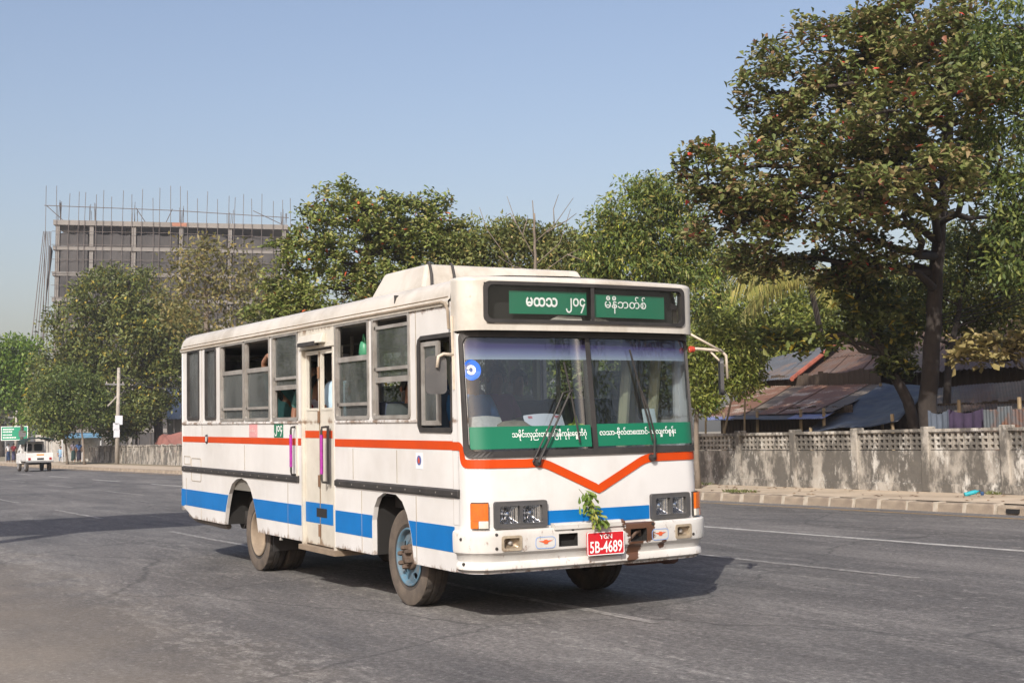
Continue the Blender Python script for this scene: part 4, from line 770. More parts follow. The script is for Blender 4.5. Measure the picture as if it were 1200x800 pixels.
# --- front: body surface bent in plan
def plan(t):
    s = 1 if t >= 0 else -1; a = abs(t)
    if a <= .95: return 1.50 + .06*(1 - (a/.95)**2), t, Vector((1, .133*t, 0)).normalized()
    if a <= 1.264:
        an = (a - .95)/.2; return 1.30 + .2*math.cos(an), s*(.95 + .2*math.sin(an)), Vector((math.cos(an), s*math.sin(an), 0))
    return 1.30 - (a - 1.264), s*1.15, Vector((0, s, 0))
RK = [(.3, 0), (1.0, 0), (1.37, -.035), (2.34, -.15), (3, -.16)]
def rake(z):
    for (a, p), (b, q) in zip(RK, RK[1:]):
        if z <= b: return p + (q - p)*max(0, z - a)/(b - a)
    return RK[-1][1]
def S(t, z, off=0, fixed=None):
    x, y, n = plan(t); w = min(1, max(0, (1.404 - abs(t))/.35)); d = rake(z) if fixed is None else fixed
    if fixed is not None and fixed != 0 and off > .01: off = .005 + (off - .005)*min(1, max(0, (1.36 - abs(t))/.2))
    return Vector((x + d*w, y, z)) + n*off
TS = [-1.404, -1.30, -1.264] + [-(.95 + .314*k/8) for k in range(7, -1, -1)]; TS = TS + [-.85 + .17*i for i in range(11)] + [-t for t in TS[::-1]]
def skin(ts, zs, skip=lambda a, b: False, off=0, fixed=None):
    n = len(zs); v = [S(t, z, off, fixed) for t in ts for z in zs]
    return MB().add(v, [(i*n + j, (i+1)*n + j, (i+1)*n + j + 1, i*n + j + 1) for i in range(len(ts)-1) for j in range(n-1) if not skip((ts[i]+ts[i+1])/2, (zs[j]+zs[j+1])/2)])
def ring(loop_o, loop_i, off, base, fixed=None):
    """raised band between two (t,z) loops of equal count"""
    n = len(loop_o); v = []
    for l, o in ((loop_o, base), (loop_o, off), (loop_i, off), (loop_i, base)): v += [S(t, z, o, fixed) for t, z in l]
    return MB().add(v, [(k*n + i, k*n + (i+1) % n, (k+1)*n + (i+1) % n, (k+1)*n + i) for k in range(3) for i in range(n)])
def drr(t0, t1, z0, z1, r):                                         # rounded rectangle with many points along its long edges
    c = rrect(t0, t1, z0, z1, r, 4); out = []
    for i, p in enumerate(c):
        q = c[(i+1) % len(c)]; k = max(1, int(abs(q[0] - p[0])/.04)); out += [(p[0] + (q[0]-p[0])*j/k, p[1] + (q[1]-p[1])*j/k) for j in range(k)]
    return out
def off_loop(t0, t1, z0, z1, r, d):
    """outer loop and matching inner loop inset by d"""
    o = drr(t0, t1, z0, z1, r); cx, cz = (t0+t1)/2, (z0+z1)/2; sx, sz = ((t1-t0)/2 - d)/((t1-t0)/2), ((z1-z0)/2 - d)/((z1-z0)/2)
    return o, [(cx + (t-cx)*sx, cz + (z-cz)*sz) for t, z in o]
HLH = ((-.925, -.555), (.575, .92))                                   # lamp apertures
TF = sorted(set([t for t in TS if not any(a - .02 < t < b + .02 for a, b in HLH)] + [q for a, b in HLH for q in (a, b)] + [-.74, .74]))
front = part(skin(TF, [.42, .6, .806, .962, 1.08, 1.2, 1.36], lambda t, z: .806 < z < .962 and any(a < t < b for a, b in HLH)), 'front_panel', P_white, smooth=True)
part(skin([t for t in TS if t <= -1.13], [1.36, 1.7, 2.0, 2.36]), 'windscreen_pillar', P_white, smooth=True); part(skin([t for t in TS if t >= 1.13], [1.36, 1.7, 2.0, 2.36]), 'windscreen_pillar', P_white, smooth=True)
part(skin([-1.404, -1.30], [.80, 1.36, 1.9, 2.42, 2.7], off=.004), 'corner_flashing', P_white)
WT = 1.20
o_, i_ = off_loop(-WT, WT, 1.345, 2.375, .07, .05); ws_seal = part(ring(o_, i_, .018, -.02), 'windscreen_seal', rubber, smooth=False)
tt = [t for t in TS if abs(t) < 1.17]; tt = [-1.165] + tt + [1.165]; zz = [1.385 + .95*k/8 for k in range(9)]
for sgn in (-1, 1):
    half = [t for t in tt if t*sgn >= -1e-6]; half = half if half[0]*half[-1] >= 0 and (abs(half[0]) < .05 or abs(half[-1]) < .05) else ([0] + half if sgn > 0 else half + [0])
    part(skin(half, zz, off=-.004), 'windscreen_glass', wind_g, smooth=True)
    tint = bpy.data.materials.get('tint_film')
part(skin([-.024, .024], zz, off=.012), 'windscreen_divider', rubber); part(skin([-.026, .026], zz, off=-.03), 'divider_post', rubber)
# tint film across the top of the screen: pale lower edge deepening to violet (its own dye)
tm = bpy.data.materials.new('tint_film'); tm.use_nodes = True; nt = tm.node_tree; nt.nodes.clear(); ou = nt.nodes.new('ShaderNodeOutputMaterial'); tc = nt.nodes.new('ShaderNodeTexCoord'); sx = nt.nodes.new('ShaderNodeSeparateXYZ'); nt.links.new(tc.outputs['Object'], sx.inputs[0])
mr = nd(nt, 'ShaderNodeMapRange'); mr.inputs[1].default_value = 2.14; mr.inputs[2].default_value = 2.33; nt.links.new(sx.outputs['Z'], mr.inputs[0])
cc = ramp(nt, mr.outputs[0], [(0, (.56, .63, .72)), (.25, (.33, .35, .56)), (.55, (.10, .07, .24)), (1, (.014, .009, .04))]); df = nt.nodes.new('ShaderNodeBsdfDiffuse'); nt.links.new(cc, df.inputs[0]); tp = nt.nodes.new('ShaderNodeBsdfTransparent'); tp.inputs[0].default_value = (.7, .7, .9, 1)
mx = nt.nodes.new('ShaderNodeMixShader'); mx.inputs[0].default_value = .85; nt.links.new(tp.outputs[0], mx.inputs[1]); nt.links.new(df.outputs[0], mx.inputs[2]); nt.links.new(mx.outputs[0], ou.inputs[0]); MATS['tint_film'] = tm
part(skin([-1.16] + [t for t in TS if abs(t) < 1.15] + [1.16], [2.14 + .2*k/6 for k in range(7)], off=-.014), 'tint_film', tm, smooth=True)
# green route band inside the screen, with its lettering
def band(t0, t1, z0, z1, off, name, mat): return part(skin([t0] + [t for t in TS if t0 < t < t1] + [t1], [z0, (z0+z1)/2, z1], off=off), name, mat, smooth=True)
band(-1.14, -.03, 1.412, 1.592, .0, 'route_band', green_p); band(.03, 1.15, 1.412, 1.598, .0, 'route_band', green_p)
def front_text(s, t0, t1, z0, z1, mat, off, fixed=None, bold=.02, name='lettering', tilt=0):
    v, f, asp = text_geo(s, bold); return part(MB().add([S(t0 + p[0]*(t1-t0), z0 + p[1]*(z1-z0) + tilt*(p[0]-.5), off, fixed) for p in v], f), name, mat)
front_text('သမိုင်းလှည်းတန်းေြမနီကုန်းေရွှတိဂုံ', -.77, -.075, 1.475, 1.565, white_t, .002, bold=.012); front_text('လသာ-ဗိုလ်တေထာင်-သံလျှက်စွန်း', .055, .885, 1.475, 1.565, white_t, .002, bold=.012)
part(MB().add([S(-1.085 + .085*math.cos(a*math.pi/16), 2.055 + .085*math.sin(a*math.pi/16), .001) for a in range(32)], [tuple(range(32))]), 'line_disc', M('disc_blue', (.012, .12, .60), .4, .05)); front_text('၁', -1.128, -1.042, 2.015, 2.095, white_t, .004, bold=.05)
# orange chevron stripe
def fstrip(pts, w, name, mat, off=.004):
    out = []
    for i in range(len(pts) - 1):
        (a, b), (c, d) = pts[i], pts[i+1]; n = max(1, int(math.hypot(c-a, d-b)/.03)); out += [(a + (c-a)*k/n, b + (d-b)*k/n) for k in range(n)]
    out.append(pts[-1]); up, lo = [], []
    for i, (t, z) in enumerate(out):
        (a, b), (c, d) = out[max(0, i-1)], out[min(len(out)-1, i+1)]; L = math.hypot(c-a, d-b); nx, nz = -(d-b)/L, (c-a)/L; k = 1/max(.75, 1)
        up.append(S(t + nx*w/2, z + nz*w/2, off)); lo.append(S(t - nx*w/2, z - nz*w/2, off))
    n = len(out); return part(MB().add(up + lo, [(i, i+1, n+i+1, n+i) for i in range(n-1)]), name, mat)
def arc(p0, p1, p2, n=7): return [((1-k/n)**2*p0[0] + 2*k/n*(1-k/n)*p1[0] + (k/n)**2*p2[0], (1-k/n)**2*p0[1] + 2*k/n*(1-k/n)*p1[1] + (k/n)**2*p2[1]) for k in range(n+1)]
ch = [(-1.415, 1.4385), (-1.30, 1.4385)] + arc((-1.275, 1.4385), (-1.245, 1.435), (-1.235, 1.40), 4) + arc((-1.232, 1.36), (-1.225, 1.297), (-1.17, 1.297), 5) + [(-.66, 1.29)] + arc((-.58, 1.293), (-.50, 1.29), (-.43, 1.255), 6) + [(0, 1.058)] + arc((.43, 1.262), (.51, 1.30), (.60, 1.304), 6) + [(1.225, 1.305)]
fstrip(ch, .070, 'orange_stripe', orange_p, .008)
band(-.495, .52, .785, .90, .004, 'blue_stripe', blue_p)
# destination box over the screen
CF_ = -.075
TC = TS
def capz(z): return z
zc = [2.375, 2.395, 2.43, 2.46, 2.60, 2.765, 2.780]
cap = skin([-1.404, -1.30, -1.264, -1.20, -1.12, -1.05, -.995] + [-.995 + 1.99*k/12 for k in range(1, 12)] + [.995, 1.05, 1.12, 1.20, 1.264, 1.30, 1.404], zc, lambda t, z: abs(t) < .99 and 2.45 < z < 2.765, .03, CF_)
tsn = [-1.404, -1.30, -1.264, -1.20, -1.12, -1.05, -.995] + [-.995 + 1.99*k/12 for k in range(1, 12)] + [.995, 1.05, 1.12, 1.20, 1.264, 1.30, 1.404]
ed = []                                                            # roll the cap's top edge over into the roof
for t in tsn:
    for k in range(8):
        a = math.pi/2*k/7; p = S(t, 2.780 + .040*math.sin(a), .03 - .08*(1 - math.cos(a)), CF_); w = max(0, 1 - abs(p.y)/1.1); p.z += .012*w*(k/7); ed.append(p)
    p = S(t, 2.82, .03 - .08, CF_); ed.append(Vector((.95, p.y*.95, 2.878 if abs(p.y) < .6 else (2.86 if abs(p.y) < .95 else 2.80))))
cap.add(ed, [(i*9 + j, (i+1)*9 + j, (i+1)*9 + j + 1, i*9 + j + 1) for i in range(len(tsn)-1) for j in range(8)])
cap.add([S(t, 2.375, .03, CF_) for t in tsn] + [S(t, 2.39, -.12, CF_) for t in tsn], [(i, i+1, len(tsn)+i+1, len(tsn)+i) for i in range(len(tsn)-1)])
part(cap, 'destination_box', P_roof, auto=.8)
part(skin([t for t in TS if abs(t) <= 1.264], [2.33, 2.40], off=.0), 'black_band_panel', rubber)  # black band between the screen and the destination box
so, si = off_loop(-1.0, 1.0, 2.435, 2.775, .05, .03); part(ring(so, si, .045, .0, CF_), 'sign_frame', rubber)
part(skin([-.99 + 1.98*k/16 for k in range(17)], [2.45, 2.77], off=-.10, fixed=CF_), 'sign_back', dark); part(MB().box(1.05, 1.46, -.98, .98, 2.43, 2.437), 'sign_floor', inner_m)
sign_g = glass('sign_glass', (.90, .93, .92), .045, (.16, .16, .15), 1.5)
for sgn in (-1, 1): part(skin([sgn*k*.985/8 for k in range(9)], [2.455, 2.76], off=.028, fixed=CF_), 'sign_glass', sign_g)
part(skin([-.018, .018], [2.455, 2.76], off=.04, fixed=CF_), 'sign_divider', rubber)
def board(t0, t1, z0, z1): return part(skin([t0 + (t1-t0)*k/6 for k in range(7)], [z0, z1], off=-.01, fixed=CF_), 'destination_board', green_p)
board(-.76, -.03, 2.515, 2.705); board(.03, .81, 2.50, 2.695)
front_text('မထသ', -.61, -.315, 2.575, 2.655, white_t, -.006, CF_, .03); front_text('၂၀၄', -.235, -.045, 2.53, 2.655, white_t, -.006, CF_, .02); front_text('မီနီဘတ်စ်', .155, .60, 2.535, 2.685, white_t, -.006, CF_, .006)
part(MB().add([S(-.42, 2.452, -.03, CF_), S(-.05, 2.452, -.04, CF_), S(-.06, 2.50, -.05, CF_), S(-.30, 2.505, -.03, CF_)], [(0, 1, 2, 3)]).add([S(.02, 2.452, -.03, CF_), S(.30, 2.452, -.04, CF_), S(.12, 2.50, -.05, CF_), S(.03, 2.505, -.03, CF_)], [(0, 1, 2, 3)]), 'folded_paper', M('paper', (.50, .47, .42), .8, .15, 8))
part(MB().add([S(.845, 2.58, .03, CF_), S(.925, 2.585, .03, CF_), S(.93, 2.62, .03, CF_), S(.85, 2.645, .03, CF_)], [(0, 1, 2, 3)]), 'glass_hole_dark', dark)  # black quad over the pane paints the dark of a hole
# --- headlamps, indicators
chrome = M('chrome', (.55, .56, .58), .12, .3, 26, metal=1); lens = glass('lamp_lens', (.92, .94, .95), .015, (.6, .6, .6), 1.45); bez = M('bezel', (.055, .055, .058), .55, .15, 6, dirt=(.14, .13, .11), dirt_amt=.4)
for a, b in ((-.972, -.508), (.528, .965)):
    c = (a + b)/2; x0 = S(c, .88, 0)
    lo = rrect(a, b, .775, .992, .02, 3); h1_ = rrect(a + .045, c - .012, .812, .955, .015, 3); h2_ = rrect(c + .012, b - .045, .812, .955, .015, 3)
    hb = part(MB().plate(lo, [h1_, h2_], lambda u, v: S(u, v, .032), lambda u, v: S(u, v, -.03)), 'headlamp_unit', bez)
    for h in (h1_, h2_):
        us = [p[0] for p in h]; u0, u1 = min(us), max(us); rv_ = []; n = 28
        for j in range(n + 1):
            for i in range(n + 1):
                s, t = i/n*2 - 1, j/n*2 - 1; rv_.append(S((u0+u1)/2 + s*(u1-u0)/2, .8835 + t*.072, -.055 + .05*max(s*s, t*t) + .0035*math.sin(i*1.57)))
        hl = MB().add(rv_, [(j*(n+1)+i, j*(n+1)+i+1, (j+1)*(n+1)+i+1, (j+1)*(n+1)+i) for j in range(n) for i in range(n)]).build('headlamp', chrome, hb, smooth=True)
        m_ = MB().lathe([(0, .02), (.022, .012), (.026, -.01)], 12, 'x'); o2 = Vector(S((u0+u1)/2, .8835, -.035)); MB().add([Vector(p) + o2 for p in m_.v], m_.f).build('bulb_shield', chrome, hb)
        lv_ = [S(u0 + (u1-u0)*i/10, .812 + .143*j/4, .004) for j in range(5) for i in range(11)]
        MB().add(lv_, [(j*11+i, j*11+i+1, (j+1)*11+i+1, (j+1)*11+i) for j in range(4) for i in range(10)]).build('lens', lens, hb)
amber = M('amber_lens', (.62, .13, .012), .2, .12, 18, dirt=(.35, .08, .02), dirt_amt=.6, dscale=25, coat=.5); clear_l = M('clear_lens', (.55, .52, .46), .25, .15, 20, coat=.4)
for s in (-1, 1):
    def bl(z0, z1, t0, t1, off): 
        t0, t1 = (t0, t1) if s < 0 else (-t1, -t0); n = 6; m = MB(); ts_ = [t0 + (t1-t0)*k/n for k in range(n+1)]
        v = [S(t, z, off) for t in ts_ for z in (z0, z1)] + [S(t, z, 0) for t in ts_ for z in (z0, z1)]; k = 2*(n+1)
        f = [(2*i, 2*i+2, 2*i+3, 2*i+1) for i in range(n)] + [(2*i, k+2*i, k+2*i+2, 2*i+2) for i in range(n)] + [(2*i+1, 2*i+3, k+2*i+3, k+2*i+1) for i in range(n)] + [(0, 1, k+1, k), (2*n, k+2*n, k+2*n+1, 2*n+1)]
        return m.add(v, f)
    ib = part(bl(.778, .990, -1.148, -1.015, .02), 'indicator', rubber); bl(.845, .983, -1.143, -1.020, .042).build('amber_lens', amber, ib); bl(.785, .843, -1.143, -1.088, .041).build('amber_lens', amber, ib); bl(.785, .843, -1.085, -1.020, .040).build('clear_lens', clear_l, ib)
# --- bumper: profile swept round the front, openings left in its face
BT = [-1.30, -1.264, -1.22, -1.16, -1.10, -1.04, -.985, -.925, -.765, -.70, -.55, -.43, -.255, -.20, -.1, 0, .1, .20, .265, .435, .55, .70, .755, .925, .985, 1.04, 1.10, 1.16, 1.22, 1.264, 1.30]
prof = [(.0, .765), (.055, .765), (.068, .755), (.072, .735), (.072, .715), (.070, .61), (.066, .59), (.040, .572), (.022, .515), (.040, .495), (.042, .455), (.02, .437), (-.02, .435)]
def openq(t, k): return k == 4 and any(a < t < b for a, b in ((-.925, -.765), (.755, .925), (-.43, -.255), (.265, .435)))
bv_ = [S(t, z, o, 0) for t in BT for o, z in prof]; n = len(prof)
bump = part(MB().add(bv_, [(i*n+j, (i+1)*n+j, (i+1)*n+j+1, i*n+j+1) for i in range(len(BT)-1) for j in range(n-1) if not openq((BT[i]+BT[i+1])/2, j)]), 'bumper', P_bump, auto=.7)
part(skin([-.50, -.3, -.1, .1, .24], [.735, .79], off=.085), 'bumper_lip', P_bump)
lipv = [S(t, z, o, 0) for t in [-.47, -.25, 0, .2] for o, z in ((0, .80), (.06, .80), (.088, .785), (.088, .75), (.07, .745))]
bpy.data.objects.remove(bpy.data.objects['bumper_lip'], do_unlink=True)
part(MB().add(lipv, [(i*5+j, (i+1)*5+j, (i+1)*5+j+1, i*5+j+1) for i in range(3) for j in range(4)] + [tuple(range(5)), tuple(range(15, 20))]), 'bumper_lip', P_bump)
for a, b in ((-.925, -.765), (.755, .925)):
    fo = part(MB().plate(rrect(a - .008, b + .008, .602, .723, .02, 3), [rrect(a + .012, b - .012, .622, .703, .015, 3)], lambda u, v: S(u, v, .078, 0), lambda u, v: S(u, v, .0, 0)), 'fog_lamp', M('fog_rim', (.30, .25, .18), .6, .3, 12, rust=.3))
    rv_ = []; m_ = 8
    for j in range(m_ + 1):
        for i in range(m_ + 1):
            s, t = i/m_*2 - 1, j/m_*2 - 1; rv_.append(S((a+b)/2 + s*(b-a)/2, .6625 + t*.05, .012 + .04*max(abs(s), abs(t))**2, 0))
    MB().add(rv_, [(j*(m_+1)+i, j*(m_+1)+i+1, (j+1)*(m_+1)+i+1, (j+1)*(m_+1)+i) for j in range(m_) for i in range(m_)]).build('reflector', M('dull_reflector', (.30, .24, .17), .35, .3, 20, metal=.5), fo, smooth=True)
    k_ = MB().lathe([(0, .03), (.018, .02), (.02, -.01)], 10, 'x'); o2 = Vector(S((a+b)/2, .6625, .02, 0)); MB().add([Vector(p) + o2 for p in k_.v], k_.f).build('bulb', M('bulb_grey', (.35, .33, .30), .3), fo)
for a, b in ((-.43, -.255), (.265, .435)):
    part(MB().add([S(t, z, o, 0) for o in (.068, .006) for t, z in ((a, .612), (b, .612), (b, .715), (a, .715))], [(4, 5, 6, 7), (0, 1, 5, 4), (1, 2, 6, 5), (2, 3, 7, 6), (3, 0, 4, 7)]), 'tow_pocket', dark)
part(MB().tube([S(.30, .63, .02, 0), S(.34, .68, .04, 0), S(.39, .69, .03, 0), S(.41, .65, .0, 0)], .014, 6), 'tow_hook', M('hook_rust', (.10, .06, .04), .8, .3))
for t, z in ((-1.20, .70), (-1.20, .50), (-.975, .625), (-.975, .735), (-.54, .595), (.66, .60), (.96, .63), (-.3, .745), (.5, .745)): part(MB().lathe([(0, .006), (.012, .004), (.014, -.004)], 8, 'x', S(t, z, .072 if z > .6 else .045, 0)), 'bolt', rubber)
for c in (-.55, .578):
    part(MB().plate(rrect(c - .09, c + .09, .605, .70, .03, 4), [rrect(c - .085, c + .085, .610, .695, .028, 4)], lambda u, v: S(u, v, .0735, 0), lambda u, v: S(u, v, .0725, 0)), 'bumper_sticker', M('sticker_blue', (.20, .33, .62), .5))
    part(MB().add([S(c + x, .655 + z, .0742, 0) for x, z in ((-.065, .012), (-.02, -.002), (-.012, -.014), (.016, -.014), (.024, 0), (.065, .014), (.02, .014), (.01, .022), (-.012, .020), (-.02, .012))], [tuple(range(10))]), 'sticker_wings', M('wing_orange', (.62, .10, .03), .5))
# number plate
pl = part(MB().plate(rrect(-.182, .182, .522, .712, .012, 2), [], lambda u, v: (1.652, u, v), lambda u, v: (1.640, u, v)), 'number_plate', red_p)
MB().plate(rrect(-.182, .182, .522, .712, .012, 2), [rrect(-.176, .176, .528, .706, .01, 2)], lambda u, v: (1.6535, u, v), lambda u, v: (1.6522, u, v)).build('plate_border', white_t, pl)
def plate_text(s, y0, y1, z0, z1, bold):
    v, f, a_ = text_geo(s, bold); MB().add([(1.6545, y0 + p[0]*(y1-y0), z0 + p[1]*(z1-z0)) for p in v], f).build('lettering', white_t, pl)
plate_text('YGN', -.062, .062, .653, .690, .012); plate_text('5B-4689', -.158, .160, .540, .638, .012)
part(MB().box(1.60, 1.641, -.12, .12, .56, .70), 'plate_bracket', rubber)
# --- wipers, mirrors
def wiper(tp, zp, pts, blade, name='wiper'):
    w = part(MB().lathe([(0, .05), (.028, .045), (.034, 0)], 12, 'x', S(tp, zp, 0)), name, rubber)
    MB().tube([S(tp, zp, .05)] + [S(t, z, o) for t, z, o in pts], [.013] + [.009]*len(pts), 6).build('wiper_arm', rubber, w)
    MB().tube([S(t, z, .028) for t, z in blade], .009, 6).build('wiper_blade', rubber, w); return w
w = wiper(-.575, 1.295, [(-.45, 1.50, .05), (-.235, 1.86, .05), (-.20, 1.885, .04)], [(-.255, 2.12), (-.215, 1.88), (-.17, 1.52), (-.165, 1.45)])
MB().tube([S(-.62, 1.30, .04), S(-.47, 1.56, .055), S(-.30, 1.86, .05), S(-.20, 1.885, .045)], .007, 6).build('wiper_link', rubber, w)
wiper(.575, 1.30, [(.60, 1.50, .05), (.55, 1.72, .05), (.50, 1.88, .045)], [(.425, 2.23), (.50, 1.90), (.56, 1.62), (.585, 1.45)])
arm_m = M('mirror_arm', (.52, .45, .36), .55, .2, 6, rust=.25); mir_h = M('mirror_back', (.085, .083, .082), .55, .2, 5, dirt=(.28, .25, .2), dirt_amt=.4)
mr1 = part(MB().tube([(1.20, -1.16, 2.185), (1.20, -1.25, 2.19), (1.19, -1.29, 2.17), (1.185, -1.30, 2.08)], .014, 8), 'mirror', arm_m, smooth=True)
MB().tube([(1.20, -1.155, 1.9), (1.20, -1.17, 2.5)], .012, 6).build('hinge_rod', arm_m, mr1)
mh = MB().plate(rrect(-.09, .09, -.155, .155, .04, 4), [], lambda u, v: (0, u, v), lambda u, v: (-.035, u*.96, v*.97)); qm = Matrix.Translation((1.165, -1.30, 2.02)) @ Matrix.Rotation(-.18, 4, 'Z')
mo = MB().add([qm @ Vector(p) for p in mh.v], mh.f).build('mirror_head', mir_h, mr1, bevel=.012)
mr2 = part(MB().tube([(1.34, 1.14, 2.24), (1.36, 1.20, 2.25), (1.40, 1.45, 2.235), (1.41, 1.50, 2.19), (1.41, 1.51, 1.98)], .014, 8).tube([(1.36, 1.12, 2.39), (1.41, 1.47, 2.22)], .011, 6).tube([(1.37, 1.35, 2.23), (1.41, 1.50, 2.08)], .010, 6), 'mirror', arm_m, smooth=True)
mh = MB().plate(rrect(-.10, .10, -.17, .17, .05, 4), [], lambda u, v: (0, u, v), lambda u, v: (-.03, u*.95, v*.96)); qm = Matrix.Translation((1.39, 1.475, 2.0)) @ Matrix.Rotation(1.0, 4, 'Z')
MB().add([qm @ Vector(p) for p in mh.v], mh.f).build('mirror_head', M('mirror_dark', (.03, .03, .033), .5, .2), mr2, bevel=.012)
MB().lathe([(0, .03), (.028, .02), (.03, -.02), (0, -.03)], 10, 'y', (1.345, 1.165, 2.245)).build('arm_cap', M('red_cap', (.5, .06, .03), .6), mr2)
# --- folding door and the panel above it
part(MB().plate([(-2.37, 2.405), (-1.38, 2.405), (-1.38, 2.615), (-2.37, 2.615)], [], lambda u, v: (u, YF - .012, v), lambda u, v: (u, YF + .02, v)), 'door_header', P_door, bevel=.004)
part(MB().hexa([(-2.27, YF - .075, 2.445), (-1.60, YF - .075, 2.445), (-1.60, YF - .01, 2.445), (-2.27, YF - .01, 2.445), (-2.27, YF - .045, 2.54), (-1.60, YF - .045, 2.54), (-1.60, YF - .01, 2.54), (-2.27, YF - .01, 2.54)]), 'door_lamp_housing', P_door, bevel=.008)
part(MB().box(-2.22, -1.75, YF - .082, YF - .03, 2.425, 2.465), 'door_lamp', rubber)
for a in (-2.33, -1.455): part(MB().box(a, a + .035, YF - .004, YF + .10, .36, 2.405), 'door_jamb', P_door)
YD = YF + .03
for x0, x1 in ((-2.29, -1.885), (-1.875, -1.46)):
    dl = part(MB().plate([(x0, .40), (x1, .40), (x1, 2.38), (x0, 2.38)], [[(x0 + .05, 1.79), (x1 - .035, 1.79), (x1 - .035, 2.34), (x0 + .05, 2.34)]], lambda u, v: (u, YD - .0, v), lambda u, v: (u, YD + .03, v)), 'door_leaf', P_door)
    MB().box(x0, x1, YD - .003, YD - .0005, 1.485, 1.56).build('orange_stripe', orange_p, dl); MB().box(x0, x1, YD - .003, YD - .0005, .62, .825).build('blue_stripe', blue_p, dl)
    MB().box(x0 + .05, x1 - .04, YD - .006, YD + .0, 1.765, 1.785).build('door_rail', P_door, dl)
    for z in (.55, 1.05, 1.7, 2.15): MB().lathe([(.010, -.06), (.010, .06)], 6, 'z', (x1 - .005 if x0 < -2 else x0 + .005, YD - .012, z)).build('hinge', M('hinge_rust', (.16, .09, .05), .8, .3), dl)
part(MB().box(-1.98, -1.70, YD - .005, YD - .003, .685, .775), 'door_slot_patch', dark)  # flat near-black patch across both door leaves
part(MB().box(-1.889, -1.871, YD - .004, YD + .004, .41, 2.37), 'door_fold_seal', M('fold_dirt', (.22, .16, .10), .9, .3, 8, rust=.3))
for xr, z0 in ((-2.50, 1.10), (-1.625, 1.05)):
    g = part(MB().tube([(xr, YF, 1.60), (xr, YF - .05, 1.595), (xr, YF - .055, 1.56), (xr, YF - .055, z0 + .03), (xr, YF - .05, z0), (xr, YF, z0 - .005)], .012, 8), 'grab_rail', rubber)
    MB().tube([(xr, YF - .055, 1.52), (xr, YF - .055, z0 + .08)], .017, 8).build('rail_wrap', M('purple_wrap', (.28, .015, .24), .6, .25, 30), g)
    part(MB().box(xr + .03, xr + .075, YF - .012, YF, z0 - .02, 1.61), 'rail_plate', rubber if xr > -2 else P_door)
part(MB().box(-2.36, -1.36, YF - .03, YF + .35, .335, .385), 'step', M('step_board', (.22, .17, .12), .9, .2, 6, rust=.2))
# --- inside
part(MB().box(-6.78, -5.02, -1.06, 1.06, .80, .85).box(-5.02, -3.7, -.60, .60, .80, .85).box(-3.7, -.55, -1.06, 1.06, .80, .85).box(-.55, .42, -.60, .60, .80, .85).box(.42, 1.30, -1.06, 1.06, .80, .85), 'floor', floor_m); part(MB().box(-6.6, 1.2, -.85, .85, .50, .78), 'chassis_light_block', dark)  # dark chassis box added to block light under the bus
part(MB().box(-2.30, -1.45, -1.06, -.55, .48, .50), 'door_step_well', floor_m)
for s in (-1, 1):
    part(MB().box(-6.7, -2.4, s*1.09 - .01, s*1.09 + .01, .85, 1.62), 'inner_lining', inner_m)
for sg_, xs in ((-1, (-6.2, -5.35, -4.5, -3.65, -1.0, -.25)), (1, (-6.2, -5.35, -4.5, -3.65, -2.8, -1.95, -1.1, -.25, .55))):
    for x in xs:
        y0, y1 = (.28, 1.05) if sg_ > 0 else (-1.05, -.28)
        st_ = part(MB().box(x - .21, x + .21, y0, y1, 1.22, 1.32), 'seat', seat_m, bevel=.03); MB().hexa([(x - .25, y0, 1.30), (x - .18, y0, 1.30), (x - .18, y1, 1.30), (x - .25, y1, 1.30), (x - .36, y0, 1.83), (x - .30, y0, 1.83), (x - .30, y1, 1.83), (x - .36, y1, 1.83)]).build('backrest', seat_m, st_, bevel=.03)
        MB().box(x - .18, x + .18, y0 + .1, y0 + .14, .85, 1.22).box(x - .18, x + .18, y1 - .14, y1 - .1, .85, 1.22).build('seat_leg', rubber, st_)
ds = part(MB().box(.45, .90, -.95, -.45, 1.18, 1.28), 'driver_seat', seat_m, bevel=.03); MB().box(.36, .46, -.95, -.45, 1.25, 1.92).build('backrest', seat_m, ds, bevel=.04); MB().box(.5, .85, -.85, -.55, .85, 1.18).build('seat_base', rubber, ds)
part(MB().box(1.16, 1.40, -1.0, 1.0, 1.10, 1.39), 'dashboard', M('dashboard', (.09, .088, .085), .7, .15)); 
sw = MB(); a_ = [(.0, .21*math.cos(k*math.pi/14), .21*math.sin(k*math.pi/14)) for k in range(29)]; q_ = Matrix.Translation((1.08, -.70, 1.50)) @ Matrix.Rotation(-1.05, 4, 'Y') ; sw.tube([q_ @ Vector(p) for p in a_], .014, 6); sw.tube([q_ @ Vector((0, -.2, 0)), q_ @ Vector((0, .2, 0))], .012, 6).tube([q_ @ Vector((0, 0, 0)), (1.25, -.70, 1.3)], .03, 8); part(sw, 'steering_wheel', rubber)
for y in (-.35, .35): part(MB().tube([(-6.6, y, 2.50), (.6, y, 2.50)], .014, 6), 'hand_rail', alu)
for x, y in ((-1.2, -.5), (-2.5, -.5), (.30, .4), (.9, .95), (.95, .6)): part(MB().tube([(x, y, .85), (x + (.25 if x > .6 else 0), y, 2.57)], .022 if x < .6 else .05, 8), 'stanchion', alu if x < .6 else pillar_m)
